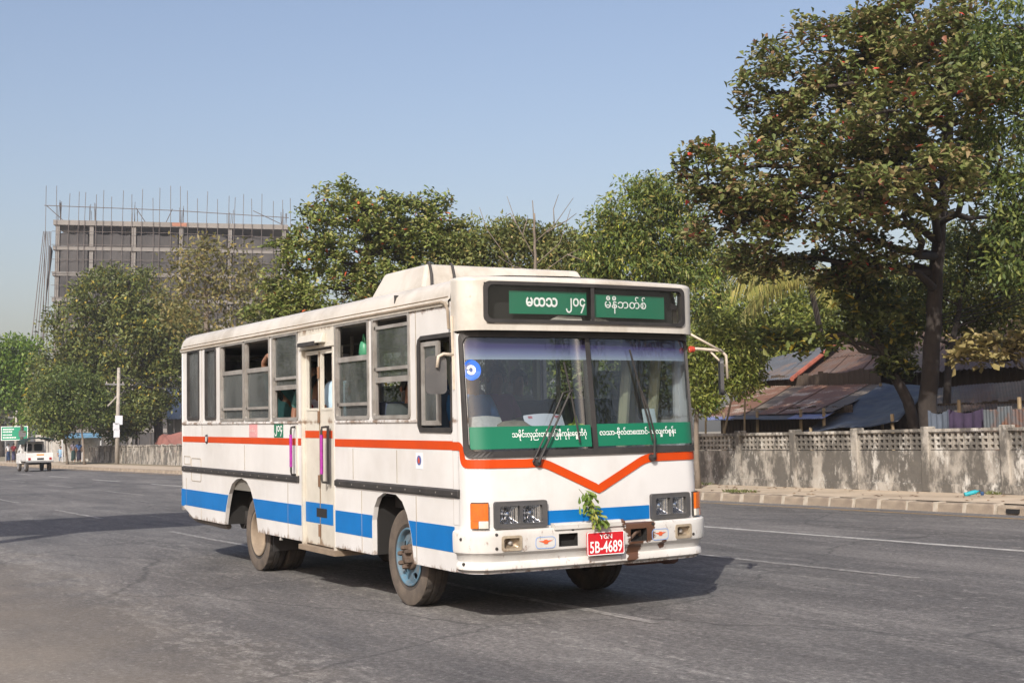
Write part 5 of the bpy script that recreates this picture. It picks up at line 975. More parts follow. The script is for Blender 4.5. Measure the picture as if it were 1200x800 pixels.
# --- wheels
def tyre(rad, wid, rim, dusty):
    h = wid/2; pr = [(rim, -h*.75), (rim + .02, -h*.88), (rad*.80, -h), (rad*.93, -h*.97), (rad*.985, -h*.86), (rad, -h*.66), (rad, -h*.36), (rad - .012, -h*.33), (rad - .012, -h*.26), (rad, -h*.22), (rad, h*.22), (rad - .012, h*.26), (rad - .012, h*.33), (rad, h*.36), (rad, h*.66), (rad*.985, h*.86), (rad*.93, h*.97), (rad*.80, h), (rim + .02, h*.88), (rim, h*.75)]
    return MB().lathe(pr, 96, 'y', cap=False, wob=lambda j, k: (-.012 if (k % 4 < 1 and j in (4, 5, 14, 15)) else 0) - (.006 if (k + 2) % 4 < 1 and j in (6, 13) else 0))
def lug_tyre(R_, W_, rim): return tyre(R_, W_, rim, True)
RW = .437; TW = .215
def side_band(R_, h, sgn):                                           # dusty side wall, 2 mm proud of the tread body
    return MB().lathe([(.262, sgn*(h*.80)), (.30, sgn*(h*.90 + .003)), (R_*.80, sgn*(h + .003)), (R_*.93, sgn*(h*.97 + .003)), (R_*.975, sgn*(h*.90 + .003))], 64, 'y')
def wheel(x, y, dual, sgn):
    w = link('wheel', lug_tyre(RW, TW, .255).mesh('wheel', tyre_m), bus); smooth_by_angle(w, .5); w.location = (x, y, RW - .004); w.rotation_euler = (0, random.uniform(0, 6), 0)
    b_ = side_band(RW, TW/2, sgn); b_.f = [f for f in b_.f if len(f) == 4]; b_.build('sidewall', tyre_d, w, smooth=True)
    if not dual:
        m = MB(); holes = []
        for k in range(5):
            a0 = 2*math.pi*k/5; holes.append([(.178*math.cos(a0) + .030*math.cos(t)*math.cos(a0) - .042*math.sin(t)*math.sin(a0), .178*math.sin(a0) + .030*math.cos(t)*math.sin(a0) + .042*math.sin(t)*math.cos(a0)) for t in [2*math.pi*j/12 for j in range(12)]])
        circ = [(.226*math.cos(2*math.pi*j/48), .226*math.sin(2*math.pi*j/48)) for j in range(48)]
        def dish(off): return lambda u, v: (u, sgn*(.045 + off + .045*(1 - min(1, math.hypot(u, v)/.226))), v)
        m.plate(circ, holes, dish(.008), dish(-.004)); rm = m.build('rim', rim_b, w)
        MB().lathe([(.262, sgn*.094), (.258, sgn*.102), (.245, sgn*.102), (.236, sgn*.085), (.226, sgn*.05), (.226, sgn*.02)], 48, 'y', cap=False).build('rim_flange', rim_b, w, smooth=True)
        hb = MB().lathe([(.0, sgn*.145), (.042, sgn*.143), (.05, sgn*.13), (.05, sgn*.105), (.105, sgn*.10), (.115, sgn*.085), (.115, sgn*.06)], 24, 'y', cap=False)
        hub = hb.build('hub', grease, w, smooth=True)
        for k in range(6):
            a0 = 2*math.pi*k/6; MB().lathe([(0, sgn*.165), (.017, sgn*.163), (.022, sgn*.145), (.024, sgn*.10), (.026, sgn*.085)], 6, 'y', (.084*math.cos(a0), 0, .084*math.sin(a0))).build('wheel_nut', grease, hub)
        MB().lathe([(.24, sgn*.02), (.0, sgn*.0)], 24, 'y', cap=False).build('brake_drum', dark, w)
    else:
        MB().lathe([(.262, sgn*.094), (.258, sgn*.104), (.246, sgn*.104), (.238, sgn*.085), (.228, sgn*.06), (.222, -sgn*.04), (.205, -sgn*.085), (.13, -sgn*.095), (.12, -sgn*.06), (.075, -sgn*.05), (.0, -sgn*.045)], 48, 'y', cap=False).build('rim', rim_t, w, smooth=True)
    return w
YO = 5.09 - 6.12 + TW/2
wheel(0, YO, False, -1); wheel(0, -YO, False, 1)
wheel(-4.10, YO, True, -1); wheel(-4.10, YO + .25, True, -1); wheel(-4.10, -YO, True, 1); wheel(-4.10, -YO - .25, True, 1)
axle = link('axle', MB().tube([(0, -.85, RW), (0, .85, RW)], .05, 8).tube([(-4.1, -.85, RW), (-4.1, .85, RW)], .07, 8).lathe([(0, -.15), (.16, -.1), (.16, .1), (0, .15)], 12, 'y', (-4.1, 0, RW)).mesh('axle', dark), bus)
for x in (-4.97, -3.74, -.49, .375):
    part(MB().box(x - .01, x + .01, -1.10, -.70, .42, .95), 'arch_liner', dark)
for x0, x1 in ((-4.98, -3.73), (-.50, .385)): part(MB().box(x0, x1, -1.10, -.60, .99, 1.01), 'arch_liner', dark)
part(MB().box(-3.60, -3.585, -1.02, -.55, .20, .55), 'mud_flap', rubber)
part(MB().tube([(1.20, 1.02, .40), (1.05, 1.02, .38)], .06, 8).box(.5, 1.1, .6, .98, .34, .42), 'front_valance', M('valance_rust', (.09, .045, .035), .85, .3))
part(MB().tube([(-3.03, YF + .03, .44), (-3.03, YF + .02, .37)], .02, 6), 'drain_tube', alu)
# --- things lying on the dashboard, and the lucky sprig on the bumper (things of their own)
def onbus(p): return bus.matrix_world @ (Matrix.Rotation(PITCH, 4, 'Y') @ Vector(p))
bus_mw = Matrix.Translation((-10.92, 6.12, 0)) @ Matrix.Rotation(PITCH, 4, 'Y')
def loose(mb, name, mat, label, cat, **kw):
    o = mb.build(name, mat, **kw); o.matrix_world = bus_mw; return tag(o, label, cat)
def sheaf(c, w, d, rz, tilt, bend, mat, name, label, cat, lines):
    m = MB(); q = Matrix.Translation(c) @ Matrix.Rotation(rz, 4, 'Z') @ Matrix.Rotation(tilt, 4, 'Y'); n = 10; v = []
    for k, dz in ((0, 0), (1, .012)):
        for i in range(n + 1):
            for j in (0, 1): v.append(q @ Vector(((j - .5)*d, (i/n - .5)*w, dz + bend*math.sin(math.pi*i/n))))
    N2 = 2*(n+1); f = [(2*i, 2*i+2, 2*i+3, 2*i+1) for i in range(n)] + [(N2+2*i, N2+2*i+1, N2+2*i+3, N2+2*i+2) for i in range(n)] + [(2*i, N2+2*i, N2+2*i+2, 2*i+2) for i in range(n)] + [(2*i+1, 2*i+3, N2+2*i+3, N2+2*i+1) for i in range(n)]
    o = loose(m.add(v, f), name, mat, label, cat)
    if lines:
        mm = MB()
        for i in range(lines[0]):
            u = -.4 + .8*i/max(1, lines[0]-1); mm.add([q @ Vector((u*d - .012, -.42*w, .016 + bend*.4)), q @ Vector((u*d + .012, -.42*w, .016 + bend*.4)), q @ Vector((u*d + .012, .40*w, .016 + bend*.5)), q @ Vector((u*d - .012, .40*w, .016 + bend*.5))], [(0, 1, 2, 3)])
        p_ = mm.build('printed_lines', lines[1]); p_.parent = o
paper_w = M('newsprint', (.66, .64, .58), .8, .08, 30, dirt=(.45, .43, .40), dirt_amt=.6, dscale=40)
sheaf((1.30, -.90, 1.53), .34, .30, .1, 1.05, .03, paper_w, 'folded_newspaper', 'grey folded newspaper propped in the windscreen corner', 'newspaper', None)
sheaf((1.33, -.36, 1.555), .36, .28, -.08, 1.0, .025, M('magazine', (.68, .70, .74), .6, .06), 'magazine', 'white magazine with pink print on the dashboard', 'magazine', (3, M('magazine_print', (.55, .18, .20), .6, .2)))
sheaf((1.30, .72, 1.60), .13, .24, 0, 1.35, .005, M('card_white', (.62, .70, .68), .7, .05), 'paper_notice', 'pale paper notice standing in the right-hand windscreen half', 'notice', None)
bagm = MB(); bagv = []
for j in range(9):
    a = math.pi*j/8 - math.pi/2
    for i in range(14):
        t = 2*math.pi*i/14; r_ = math.cos(a)**.6 if abs(math.cos(a)) > 1e-6 else 0
        bagv.append((1.26 + .13*r_*math.cos(t), -.63 + .21*r_*math.sin(t)*(1 + .08*math.sin(3*t)), 1.51 + .12*math.sin(a) + .015*math.sin(4*t)))
bagm.add(bagv, [(j*14+i, j*14+(i+1) % 14, (j+1)*14+(i+1) % 14, (j+1)*14+i) for j in range(8) for i in range(14)])
bg_o = loose(bagm, 'canvas_bag', M('khaki', (.26, .225, .15), .9, .2, 8), 'crumpled khaki bag on the dashboard between the papers', 'bag', smooth=True)
MB().box(1.375, 1.385, -.66, -.60, 1.52, 1.57).build('buckle', rubber, bg_o)
sp = empty('leafy_sprig', bus_mw @ Vector((1.66, -.10, .825))); sp.scale = (.88, .88, .88); tag(sp, 'sprig of green leaves tucked above the red number plate', 'sprig')
st0 = MB().tube([(0, .02, -.05), (0.02, .0, .05), (.0, -.07, .16), (-.03, -.16, .28)], [.008, .007, .005, .003], 6).build('stem', M('stem_green', (.14, .15, .04), .7), sp)
n = 90; t_ = RNG.uniform(0, 1, n); P = np.stack([.02 + RNG.normal(0, .012, n), .02 - .16*t_ + RNG.normal(0, .032, n), -.03 + .30*t_], 1); Dn = np.stack([RNG.uniform(.1, .6, n), RNG.normal(0, .5, n), RNG.normal(-.7, .4, n)], 1); Dn /= np.linalg.norm(Dn, axis=1, keepdims=True); Nn = np.array([1, 0, .3]) + .4*unit(n); Nn -= Dn*(Nn*Dn).sum(1)[:, None]
v, f = leaves(P, Dn, Nn, RNG.uniform(.06, .115, n), RNG.uniform(.022, .038, n), 1, .1); link('leaves', np_mesh('leaves', v, f, leafmat('sprig_leaf', [(0, (.07, .13, .018)), (.6, (.14, .21, .035)), (1, (.27, .28, .06))], .25)), sp)
# ------------------------------------------------------------------ people
def skin_mesh(J, E, R_, root, sub=1):
    names = list(J); idx = {k: i for i, k in enumerate(names)}; me = bpy.data.meshes.new('s'); me.from_pydata([tuple(J[k]) for k in names], [(idx[a], idx[b]) for a, b in E], [])
    ob = bpy.data.objects.new('s', me); COL.objects.link(ob); ob.modifiers.new('skin', 'SKIN'); sv_ = me.skin_vertices[0].data
    for k in names:
        r = R_[k]; sv_[idx[k]].radius = (r, r) if not isinstance(r, tuple) else r
        sv_[idx[k]].use_root = (k == root)
    s = ob.modifiers.new('sub', 'SUBSURF'); s.levels = sub; s.render_levels = sub
    dg = bpy.context.evaluated_depsgraph_get(); out = bpy.data.meshes.new_from_object(ob.evaluated_get(dg)); bpy.data.objects.remove(ob, do_unlink=True)
    out.polygons.foreach_set('use_smooth', [True]*len(out.polygons)); return out
HUM = dict(pelvis=(0, 0, .93), waist=(0, 0, 1.05), chest=(.01, 0, 1.25), neck0=(0, 0, 1.42), neck=(.015, 0, 1.47), head=(.03, 0, 1.56), crown=(.02, 0, 1.65), nose=(.105, 0, 1.545),
           shL=(0, .16, 1.37), shR=(0, -.16, 1.37), elL=(-.02, .22, 1.10), elR=(-.02, -.22, 1.10), wrL=(.06, .23, .87), wrR=(.06, -.23, .87), haL=(.085, .23, .80), haR=(.085, -.23, .80),
           hipL=(0, .09, .88), hipR=(0, -.09, .88), knL=(.02, .10, .48), knR=(.02, -.10, .48), anL=(0, .10, .07), anR=(0, -.10, .07), toL=(.15, .11, .03), toR=(.15, -.11, .03))
HR = dict(pelvis=.12, waist=.105, chest=.125, neck0=.065, neck=.052, head=.088, crown=.055, nose=.016, shL=.055, shR=.055, elL=.040, elR=.040, wrL=.028, wrR=.028, haL=.034, haR=.034, hipL=.085, hipR=.085, knL=.055, knR=.055, anL=.04, anR=.04, toL=.03, toR=.03)
HE = [('pelvis', 'waist'), ('waist', 'chest'), ('chest', 'neck0'), ('neck0', 'neck'), ('neck', 'head'), ('head', 'crown'), ('head', 'nose'), ('chest', 'shL'), ('chest', 'shR'), ('shL', 'elL'), ('shR', 'elR'), ('elL', 'wrL'), ('elR', 'wrR'), ('wrL', 'haL'), ('wrR', 'haR'), ('pelvis', 'hipL'), ('pelvis', 'hipR'), ('hipL', 'knL'), ('hipR', 'knR'), ('knL', 'anL'), ('knR', 'anR'), ('anL', 'toL'), ('anR', 'toR')]
SIT = dict(hipL=(.05, .09, .90), hipR=(.05, -.09, .90), knL=(.45, .12, .93), knR=(.45, -.12, .93), anL=(.47, .12, .52), anR=(.47, -.12, .52), toL=(.60, .13, .48), toR=(.60, -.13, .48), elL=(.08, .22, 1.12), elR=(.08, -.22, 1.12), wrL=(.28, .16, 1.02), wrR=(.28, -.16, 1.02), haL=(.35, .15, 1.0), haR=(.35, -.15, 1.0))
skins = [M('skin_a', (.26, .13, .075), .55, .08), M('skin_b', (.20, .095, .055), .55, .08)]; hair_m = M('hair_black', (.012, .010, .009), .5, .2)
def cloth(c): return M('cloth_%02d%02d%02d' % tuple(int(x*99) for x in c), c, .9, .12, 6)
def person(label, M4, pose={}, shirt=(.4, .5, .6), lower=(.04, .05, .09), longyi=False, group=None, sub=1, long_hair=False, cap=None, fingers=True, sleeve=1, skin_i=0, long_sleeve=False):
    J = {k: Vector(v) for k, v in {**HUM, **pose}.items()}; root = tag(empty('person'), label, 'person', group); root.matrix_world = M4
    Jb = dict(J); Rb = dict(HR); Eb = list(HE)
    if fingers:
        for s in 'LR':
            h = J['ha' + s]; d = (h - J['wr' + s]).normalized(); sd = d.cross(Vector((1, 0, 0)) if abs(d.x) < .8 else UP).normalized()
            for i, (o, l) in enumerate(((-.024, .062), (-.008, .075), (.008, .07), (.024, .055))):
                a, b = f'f{s}{i}', f'g{s}{i}'; Jb[a] = h + sd*o*1.1 + d*.03; Jb[b] = h + sd*o*1.2 + d*(.03 + l*.85) - sd.cross(d)*.012; Rb[a] = .010; Rb[b] = .008; Eb += [('ha' + s, a), (a, b)]
            a, b = f't{s}', f'u{s}'; Jb[a] = h - sd*.035 - d*.005; Jb[b] = h - sd*.052 + d*.03; Rb[a] = .011; Rb[b] = .009; Eb += [('ha' + s, a), (a, b)]
    link('body', skin_mesh(Jb, Eb, Rb, 'pelvis', sub), root).data.materials.append(skins[skin_i])
    def sub_mesh(keys, grow, rt, name, mat, Jx=None):
        ks_ = set(keys); Jx = Jx or J; o = link(name, skin_mesh({k: Jx[k] for k in Jx if k in ks_}, [(a, b) for a, b in HE if a in ks_ and b in ks_], {k: HR[k] + grow for k in ks_}, rt, sub), root); o.data.materials.append(mat); return o
    Js = dict(J)
    if not long_sleeve:
        for s in 'LR': Js['el' + s] = J['sh' + s].lerp(J['el' + s], .8)
    sub_mesh(['pelvis', 'waist', 'chest', 'neck0', 'shL', 'shR', 'elL', 'elR'] + (['wrL', 'wrR'] if long_sleeve else []), .016, 'pelvis', 'shirt', cloth(shirt), Js)
    if longyi:
        p, a = J['pelvis'], (J['anL'] + J['anR'])/2; MB().lathe([(.115, 0), (.155, -.08), (.165, -.3), (.17, -.6), (.185, -.80), (.17, -.80), (.10, -.3)], 16, 'z', (p.x, p.y, p.z + .05)).build('skirt', cloth(lower), root, smooth=True)
    else: sub_mesh(['pelvis', 'hipL', 'hipR', 'knL', 'knR', 'anL', 'anR'], .014, 'pelvis', 'trousers', cloth(lower))
    h, c = J['head'], J['crown']; hv = []; up_ = (c - J['neck']).normalized(); fw = (J['nose'] - h); fw = (fw - up_*fw.dot(up_)).normalized(); sd = up_.cross(fw); ce = h + up_*.03; hm_ = MB(); n, m = 14, 8
    for j in range(m + 1):
        ph = math.pi*.62*j/m
        for i in range(n):
            t = 2*math.pi*i/n; k = 1.0 if math.cos(t) < .35 else max(.62, 1 - .45*(ph/(math.pi*.62))); rr = .105
            hv.append(ce + (up_*math.cos(ph*k)*1.06 + (fw*math.cos(t)*1.05 + sd*math.sin(t)*.92)*math.sin(ph*k))*rr - fw*.008)
    hm_.add(hv, [(j*n+i, j*n+(i+1) % n, (j+1)*n+(i+1) % n, (j+1)*n+i) for j in range(m) for i in range(n)])
    if long_hair: hm_.tube([ce - fw*.08 - up_*.02, ce - fw*.11 - up_*.15, ce - fw*.10 - up_*.34], [.06, .055, .02], 8)
    hm_.build('hair', hair_m, root, smooth=True)
    for s in (-1, 1):
        if not fingers: break                                       # far figures show neither
        MB().lathe([(0, .008), (.011, 0), (0, -.008)], 8, 'z', h + fw*.088 + sd*.034*s + up_*.012).build('eye', rubber, root)
        MB().lathe([(0, .03), (.014, .012), (.013, -.02), (0, -.03)], 6, 'z', h + sd*.098*s - fw*.005).build('ear', skins[skin_i], root)
    if cap:
        MB().lathe([(0, .125), (.07, .11), (.112, .05), (.115, .0)], 14, 'z', ce).hexa([tuple(ce + fw*a_ + sd*b_ + up_*z_) for z_ in (.0, .012) for a_, b_ in ((.09, -.08), (.20, -.05), (.20, .05), (.09, .08))]).build('cap', cloth(cap), root, smooth=False)
    return root
def in_bus(x, y, z, rz=0): return bus_mw @ Matrix.Translation((x, y, z)) @ Matrix.Rotation(rz, 4, 'Z')
SEAT = 1.32 - .86
person('driver in blue shirt behind the open cab window', in_bus(.68, -.72, 1.28 - .84), {**SIT, 'wrR': (.36, -.16, 1.15), 'haR': (.42, -.14, 1.17), 'wrL': (.36, .16, 1.15), 'haL': (.42, .14, 1.17)}, (.05, .17, .38), (.03, .035, .05), skin_i=1)
person('passenger in pale blue shirt standing inside the bus door', in_bus(-1.86, -.90, .64, math.pi*.6), {'elR': (.02, -.24, 1.12)}, (.42, .56, .66), (.03, .03, .04), cap=(.32, .33, .37))
person('seated passenger in the fourth window gripping the open window bar', in_bus(-3.72, -.80, SEAT), {**SIT, 'shR': (.02, -.17, 1.42), 'elR': (-.02, -.27, 1.86), 'wrR': (.20, -.29, 1.95), 'haR': (.27, -.29, 1.92), 'elL': (.18, -.20, 1.70), 'wrL': (.36, -.28, 1.88), 'haL': (.39, -.29, 1.95)}, (.10, .26, .26), (.05, .05, .06), long_sleeve=False)
person('passenger in grey-green shirt behind the closed third window pane', in_bus(-4.55, -.74, SEAT), SIT, (.16, .30, .28), (.05, .05, .06), skin_i=1)
person('passenger in white shirt at the half open window left of door', in_bus(-2.66, -.85, SEAT - .0, .3), {**SIT, 'elR': (.12, -.25, 1.16), 'wrR': (.30, -.28, 1.22), 'haR': (.36, -.28, 1.24)}, (.62, .60, .66), (.18, .02, .04), long_sleeve=True)
person('standing passenger in dark teal behind the window left of door', in_bus(-3.02, -.75, .62), {}, (.05, .14, .13), (.02, .02, .03), skin_i=1)
person('passenger in black clothes seated at the window behind the cab', in_bus(-.30, -.85, SEAT - .08), SIT, (.03, .04, .04), (.05, .02, .04), skin_i=1)
person('passenger in bright blue shirt behind the half open front window', in_bus(.12, -.82, .64, .5), {}, (.05, .12, .36), (.03, .03, .06))
person('passenger in plum shirt seated deep inside the bus front', in_bus(-.10, -.05, SEAT), SIT, (.22, .03, .16), (.03, .03, .04), long_hair=True)
person('passenger seated by far side windows in khaki shirt', in_bus(-1.0, .70, SEAT), SIT, (.22, .20, .14), (.03, .03, .04))
def on_pave(px, dep, rz): p = foot(px, dep); return Matrix.Translation(p) @ Matrix.Rotation(rz, 4, 'Z')
WALK = dict(knL=(.10, .09, .49), anL=(.14, .09, .09), toL=(.28, .10, .04), knR=(-.02, -.09, .48), anR=(-.18, -.09, .10), toR=(-.05, -.10, .03))
person('woman in grey top and long dark green skirt walking along the wall', on_pave(86, 104, math.pi*.95), WALK, (.16, .14, .17), (.012, .035, .035), True, 'people on the far pavement', long_hair=True, fingers=False)
person('woman in blue top and dark skirt walking beside her companion', on_pave(92.5, 104, math.pi*.95), WALK, (.04, .09, .22), (.02, .02, .04), True, 'people on the far pavement', long_hair=True, fingers=False)
person('figure in pale blue crouching against the white wall behind truck', on_pave(71, 110, 0), {k: (v[0], v[1], v[2] - .38) if k in ('pelvis', 'waist', 'chest', 'neck0', 'neck', 'head', 'crown', 'nose', 'shL', 'shR', 'elL', 'elR', 'wrL', 'wrR', 'haL', 'haR', 'hipL', 'hipR') else (v[0] + (.25 if 'kn' in k else 0), v[1], v[2]) for k, v in HUM.items()}, (.25, .42, .58), (.2, .3, .45), False, 'people on the far pavement', fingers=False)
person('man in white shirt and dark blue longyi at the far left kerb', on_pave(10, 118, math.pi), {}, (.6, .6, .62), (.03, .06, .14), True, 'people on the far pavement', fingers=False)
person('man in dark red shirt beside the white shirted man', on_pave(16, 118, math.pi*.9), {}, (.30, .04, .05), (.05, .05, .10), True, 'people on the far pavement', fingers=False)
# bags in the bus
def lumpbag(c, s, mat, name, label):
    v = []; n, m = 12, 7
    for j in range(m + 1):
        a = math.pi*j/m - math.pi/2
        for i in range(n):
            t = 2*math.pi*i/n; r = max(0, math.cos(a))**.5*(1 + .12*math.sin(3*t + j)); v.append((c[0] + s[0]*r*math.cos(t), c[1] + s[1]*r*math.sin(t), c[2] + s[2]*math.sin(a)))
    mb = MB().add(v, [(j*n+i, j*n+(i+1) % n, (j+1)*n+(i+1) % n, (j+1)*n+i) for j in range(m) for i in range(n)]); mb.tube([(c[0] - s[0]*.5, c[1], c[2] + s[2]*.8), (c[0], c[1], c[2] + s[2]*1.7), (c[0] + s[0]*.5, c[1], c[2] + s[2]*.8)], .012, 6)
    return loose(mb, name, mat, label, 'bag', smooth=True)
lumpbag((-1.05, -.98, 2.34), (.07, .05, .09), M('green_plastic', (.06, .26, .14), .4, .3), 'plastic_bag', 'green plastic bag hanging in the open window right of door')
lumpbag((-2.50, -1.0, 1.75), (.05, .05, .10), M('red_bag', (.45, .02, .04), .5, .2), 'red_bag', 'small red bag beside the passenger left of the door')
lumpbag((-.02, -.98, 1.86), (.012, .02, .13), M('pink_cloth', (.62, .03, .25), .8, .2), 'pink_scarf', 'bright pink scarf hanging inside the window behind the cab')
lumpbag((1.30, -.05, 1.53), (.07, .10, .08), M('yellow_green_cloth', (.38, .50, .05), .8, .2), 'green_cloth', 'yellow-green cloth beside the windscreen divider')
# ------------------------------------------------------------------ small covered truck, far left
def truck(loc, label):
    t = tag(empty('covered_pickup', loc), label, 'truck'); wp = M('truck_white', (.72, .72, .70), .35, .06, 3, dirt=(.4, .37, .32), dirt_amt=.3); gl = M('dark_window', (.02, .025, .03), .1, .1); tl = M('tail_red', (.35, .01, .01), .3); cv = M('canopy_green', (.012, .03, .026), .8, .2)
    MB().hexa([(-3.35, -.68, .42), (-2.05, -.70, .42), (-2.05, .70, .42), (-3.35, .68, .42), (-3.35, -.68, 1.0), (-2.0, -.70, 1.0), (-2.0, .70, 1.0), (-3.35, .68, 1.0)]).hexa([(-3.25, -.66, 1.0), (-2.02, -.68, 1.0), (-2.02, .68, 1.0), (-3.25, .66, 1.0), (-2.75, -.58, 1.62), (-2.06, -.60, 1.66), (-2.06, .60, 1.66), (-2.75, .58, 1.62)]).build('cab', wp, t, bevel=.05, seg=3)
    MB().add([(-3.02, -.655, 1.07), (-2.2, -.672, 1.07), (-2.2, -.60, 1.56), (-2.72, -.60, 1.56)], [(0, 1, 2, 3)]).build('side_window', gl, t)
    for y0, y1 in ((-.50, -.06), (.06, .50)): MB().plate(rrect(y0, y1, 1.12, 1.52, .06, 3), [], lambda u, v: (-2.028 - (v - 1.0)*.03 + .02, u, v), lambda u, v: (-2.05, u, v)).build('rear_window', gl, t)
    MB().box(-2.0, 0, -.70, -.66, .62, 1.02).box(-2.0, 0, .66, .70, .62, 1.02).box(-2.0, 0, -.70, .70, .58, .63).build('load_bed', wp, t)
    tg = MB().box(-.02, .03, -.70, .70, .58, 1.02).build('tailgate', wp, t, bevel=.01); MB().box(.031, .036, -.16, .22, .88, .95).build('orange_sticker', M('sticker_orange', (.75, .28, .01), .5), tg); MB().box(.031, .036, -.14, .22, .63, .74).build('number_plate', M('plate_black', (.03, .03, .03), .5), tg)
    for y in (-.60, .50): MB().box(.02, .06, y, y + .12, .64, .76).build('tail_lamp', tl, t)
    MB().box(-.02, .14, -.74, .74, .50, .57).tube([(.1, -.74, .52), (.1, .74, .52)], .03, 6).build('rear_step', M('steel', (.35, .35, .35), .4, .1, metal=.6), t)
    for x in (-1.9, -1.0, -.05):
        for y in (-.66, .66): MB().tube([(x, y, 1.0), (x, y*.96, 1.72)], .02, 6).build('canopy_post', M('post_grey', (.5, .5, .48), .5), t)
    cvv = []; n = 10
    for i in range(n + 1):
        a = i/n*2 - 1
        for x in (-2.1, .12): cvv.append((x, a*.78, 1.72 + .15*(1 - abs(a)**3)))
    for i in range(n + 1):
        a = i/n*2 - 1
        for x in (-2.1, .12): cvv.append((x, a*.76, 1.66 + .15*(1 - abs(a)**3)))
    k = 2*(n+1); MB().add(cvv, [(2*i, 2*i+2, 2*i+3, 2*i+1) for i in range(n)] + [(k+2*i, k+2*i+1, k+2*i+3, k+2*i+2) for i in range(n)] + [(2*i+1, 2*i+3, k+2*i+3, k+2*i+1) for i in range(n)] + [(0, 1, k+1, k), (2*n, k+2*n, k+2*n+1, 2*n+1)]).build('canopy', cv, t)
    MB().box(-2.0, .10, -.795, -.775, 1.50, 1.73).build('rolled_flap', cv, t)
    MB().box(-1.9, -.2, -.62, -.40, .92, 1.02).box(-1.9, -.2, .40, .62, .92, 1.02).build('bench', M('bench_red', (.2, .06, .05), .8), t)
    MB().box(-3.1, -.1, -.45, .45, .38, .56).build('underframe', dark, t)
    for x in (-.55, -2.75):
        for y, s in ((-.60, -1), (.60, 1)):
            wv_ = MB().lathe([(.16, -.075), (.25, -.08), (.275, -.05), (.275, .05), (.25, .08), (.16, .075)], 20, 'y', (x, y, .275)); wh = wv_.build('wheel', tyre_m, t, smooth=True)
            MB().lathe([(0, s*.06), (.08, s*.062), (.16, s*.078)], 16, 'y', (x, y, .275)).build('rim', M('rim_silver', (.5, .5, .5), .4, .1, metal=.4), wh)
    return t
truck((-84.0, 14.9, 0), 'small white pickup with a dark canopy driving away on the left').scale = (1.1, 1.1, 1.1)
def sedan(loc, rz, col, label, cat='car'):
    c = tag(empty('parked_car', loc, rz), label, cat, 'vehicles at the far end of the road'); bp_ = M('car_%d' % int(col[0]*1000), col, .3, .05)
    side = [(-2.0, .35), (2.0, .35), (2.05, .62), (1.9, .78), (1.05, .88), (.45, 1.36), (-.95, 1.40), (-1.55, .95), (-2.02, .88)]
    MB().plate(side, [], lambda u, v: (u, -.80 + .12*max(0, v - .85), v), lambda u, v: (u, .80 - .12*max(0, v - .85), v)).build('body', bp_, c, bevel=.05, seg=2)
    gm = M('dark_window', (.02, .025, .03), .1)
    for s in (-1, 1): MB().add([(-1.3, s*.785, .93), (.9, s*.785, .93), (.42, s*.745, 1.31), (-.9, s*.745, 1.34)], [(0, 1, 2, 3)]).build('side_window', gm, c)
    MB().add([(1.06, -.66, .92), (1.06, .66, .92), (.50, .6, 1.33), (.50, -.6, 1.33)], [(0, 1, 2, 3)]).build('windscreen', gm, c)
    for x in (-1.25, 1.25):
        for y in (-.72, .72): MB().lathe([(.18, -.09), (.29, -.09), (.31, -.05), (.31, .05), (.29, .09), (.18, .09)], 18, 'y', (x, y, .31)).build('wheel', tyre_m, c, smooth=True)
    for s in (-1, 1): MB().box(2.0, 2.06, s*.62 - .14, s*.62 + .14, .60, .74).build('headlamp', white_t, c)
    return c
sedan((-128, 17.3 - 1.6, 0), 0, (.10, .16, .32), 'dusty blue car far down the road at left edge'); sedan((-150, 14.6, 0), 0, (.6, .6, .6), 'white car furthest down the road at left edge')
# ------------------------------------------------------------------ poles, wires, signs
pole_m = M('pole_concrete', (.36, .33, .285), .9, .12, 2, dirt=(.2, .17, .14), dirt_amt=.5); cab_m = M('cable_black', (.02, .02, .02), .6); steel_g = M('galvanised', (.3, .3, .3), .5, .1, metal=.4)
def upole(px, dep, top_py, label, r=.14):
    b = foot(px, dep); h = (at(px, top_py, dep) - at(px, 531, dep)).z + .7; t = tag(empty('utility_pole', b), label, 'pole'); t.rotation_mode = 'QUATERNION'; t.rotation_quaternion = PLUMB_Q
    MB().tube([(0, 0, 0), (0, 0, h)], [r*1.2, r*.75], 10).build('shaft', pole_m, t, smooth=True); MB().box(-.05, .05, -.9, .4, h*.82, h*.82 + .1).build('crossarm', steel_g, t)
    for y in (-.8, -.3, .3): MB().lathe([(.02, 0), (.05, .03), (.03, .08), (.05, .11), (0, .16)], 8, 'z', (0, y, h*.82 + .1)).build('insulator', M('porcelain', (.35, .30, .26), .3), t)
    return t, h
p1, hp = upole(137, 91, 430, 'concrete utility pole with white posters beside the far wall')
for z, dy, w, h_ in ((3.0, -.22, .5, .62), (2.55, -.35, .42, .5), (2.1, -.30, .4, .55)): MB().box(.15, .17, dy, dy + w, z - h_/2, z + h_/2).build('poster', M('poster_white', (.62, .64, .68), .8, .1, 3), p1)
MB().tube([(0, -.1, 4.6), (.25, -.75, 3.95)], .05, 6).build('stay_arm', pole_m, p1)
p2, _ = upole(25, 116, 438, 'pale utility pole in front of the green road sign'); MB().box(.15, .18, -.3, .3, 2.2, 2.75).build('poster', M('poster_white', (.62, .64, .68)), p2)
p3, _ = upole(18, 150, 480, 'far utility pole behind the green road sign')
sg_c = at(17, 508, 128); rs = tag(empty('road_sign', (sg_c.x, sg_c.y, 0), 0), 'green direction sign board with white lines behind the pale pole', 'sign')
sg_g = M('sign_green_far', (.01, .26, .14), .5, .06); k = 128/1557.7
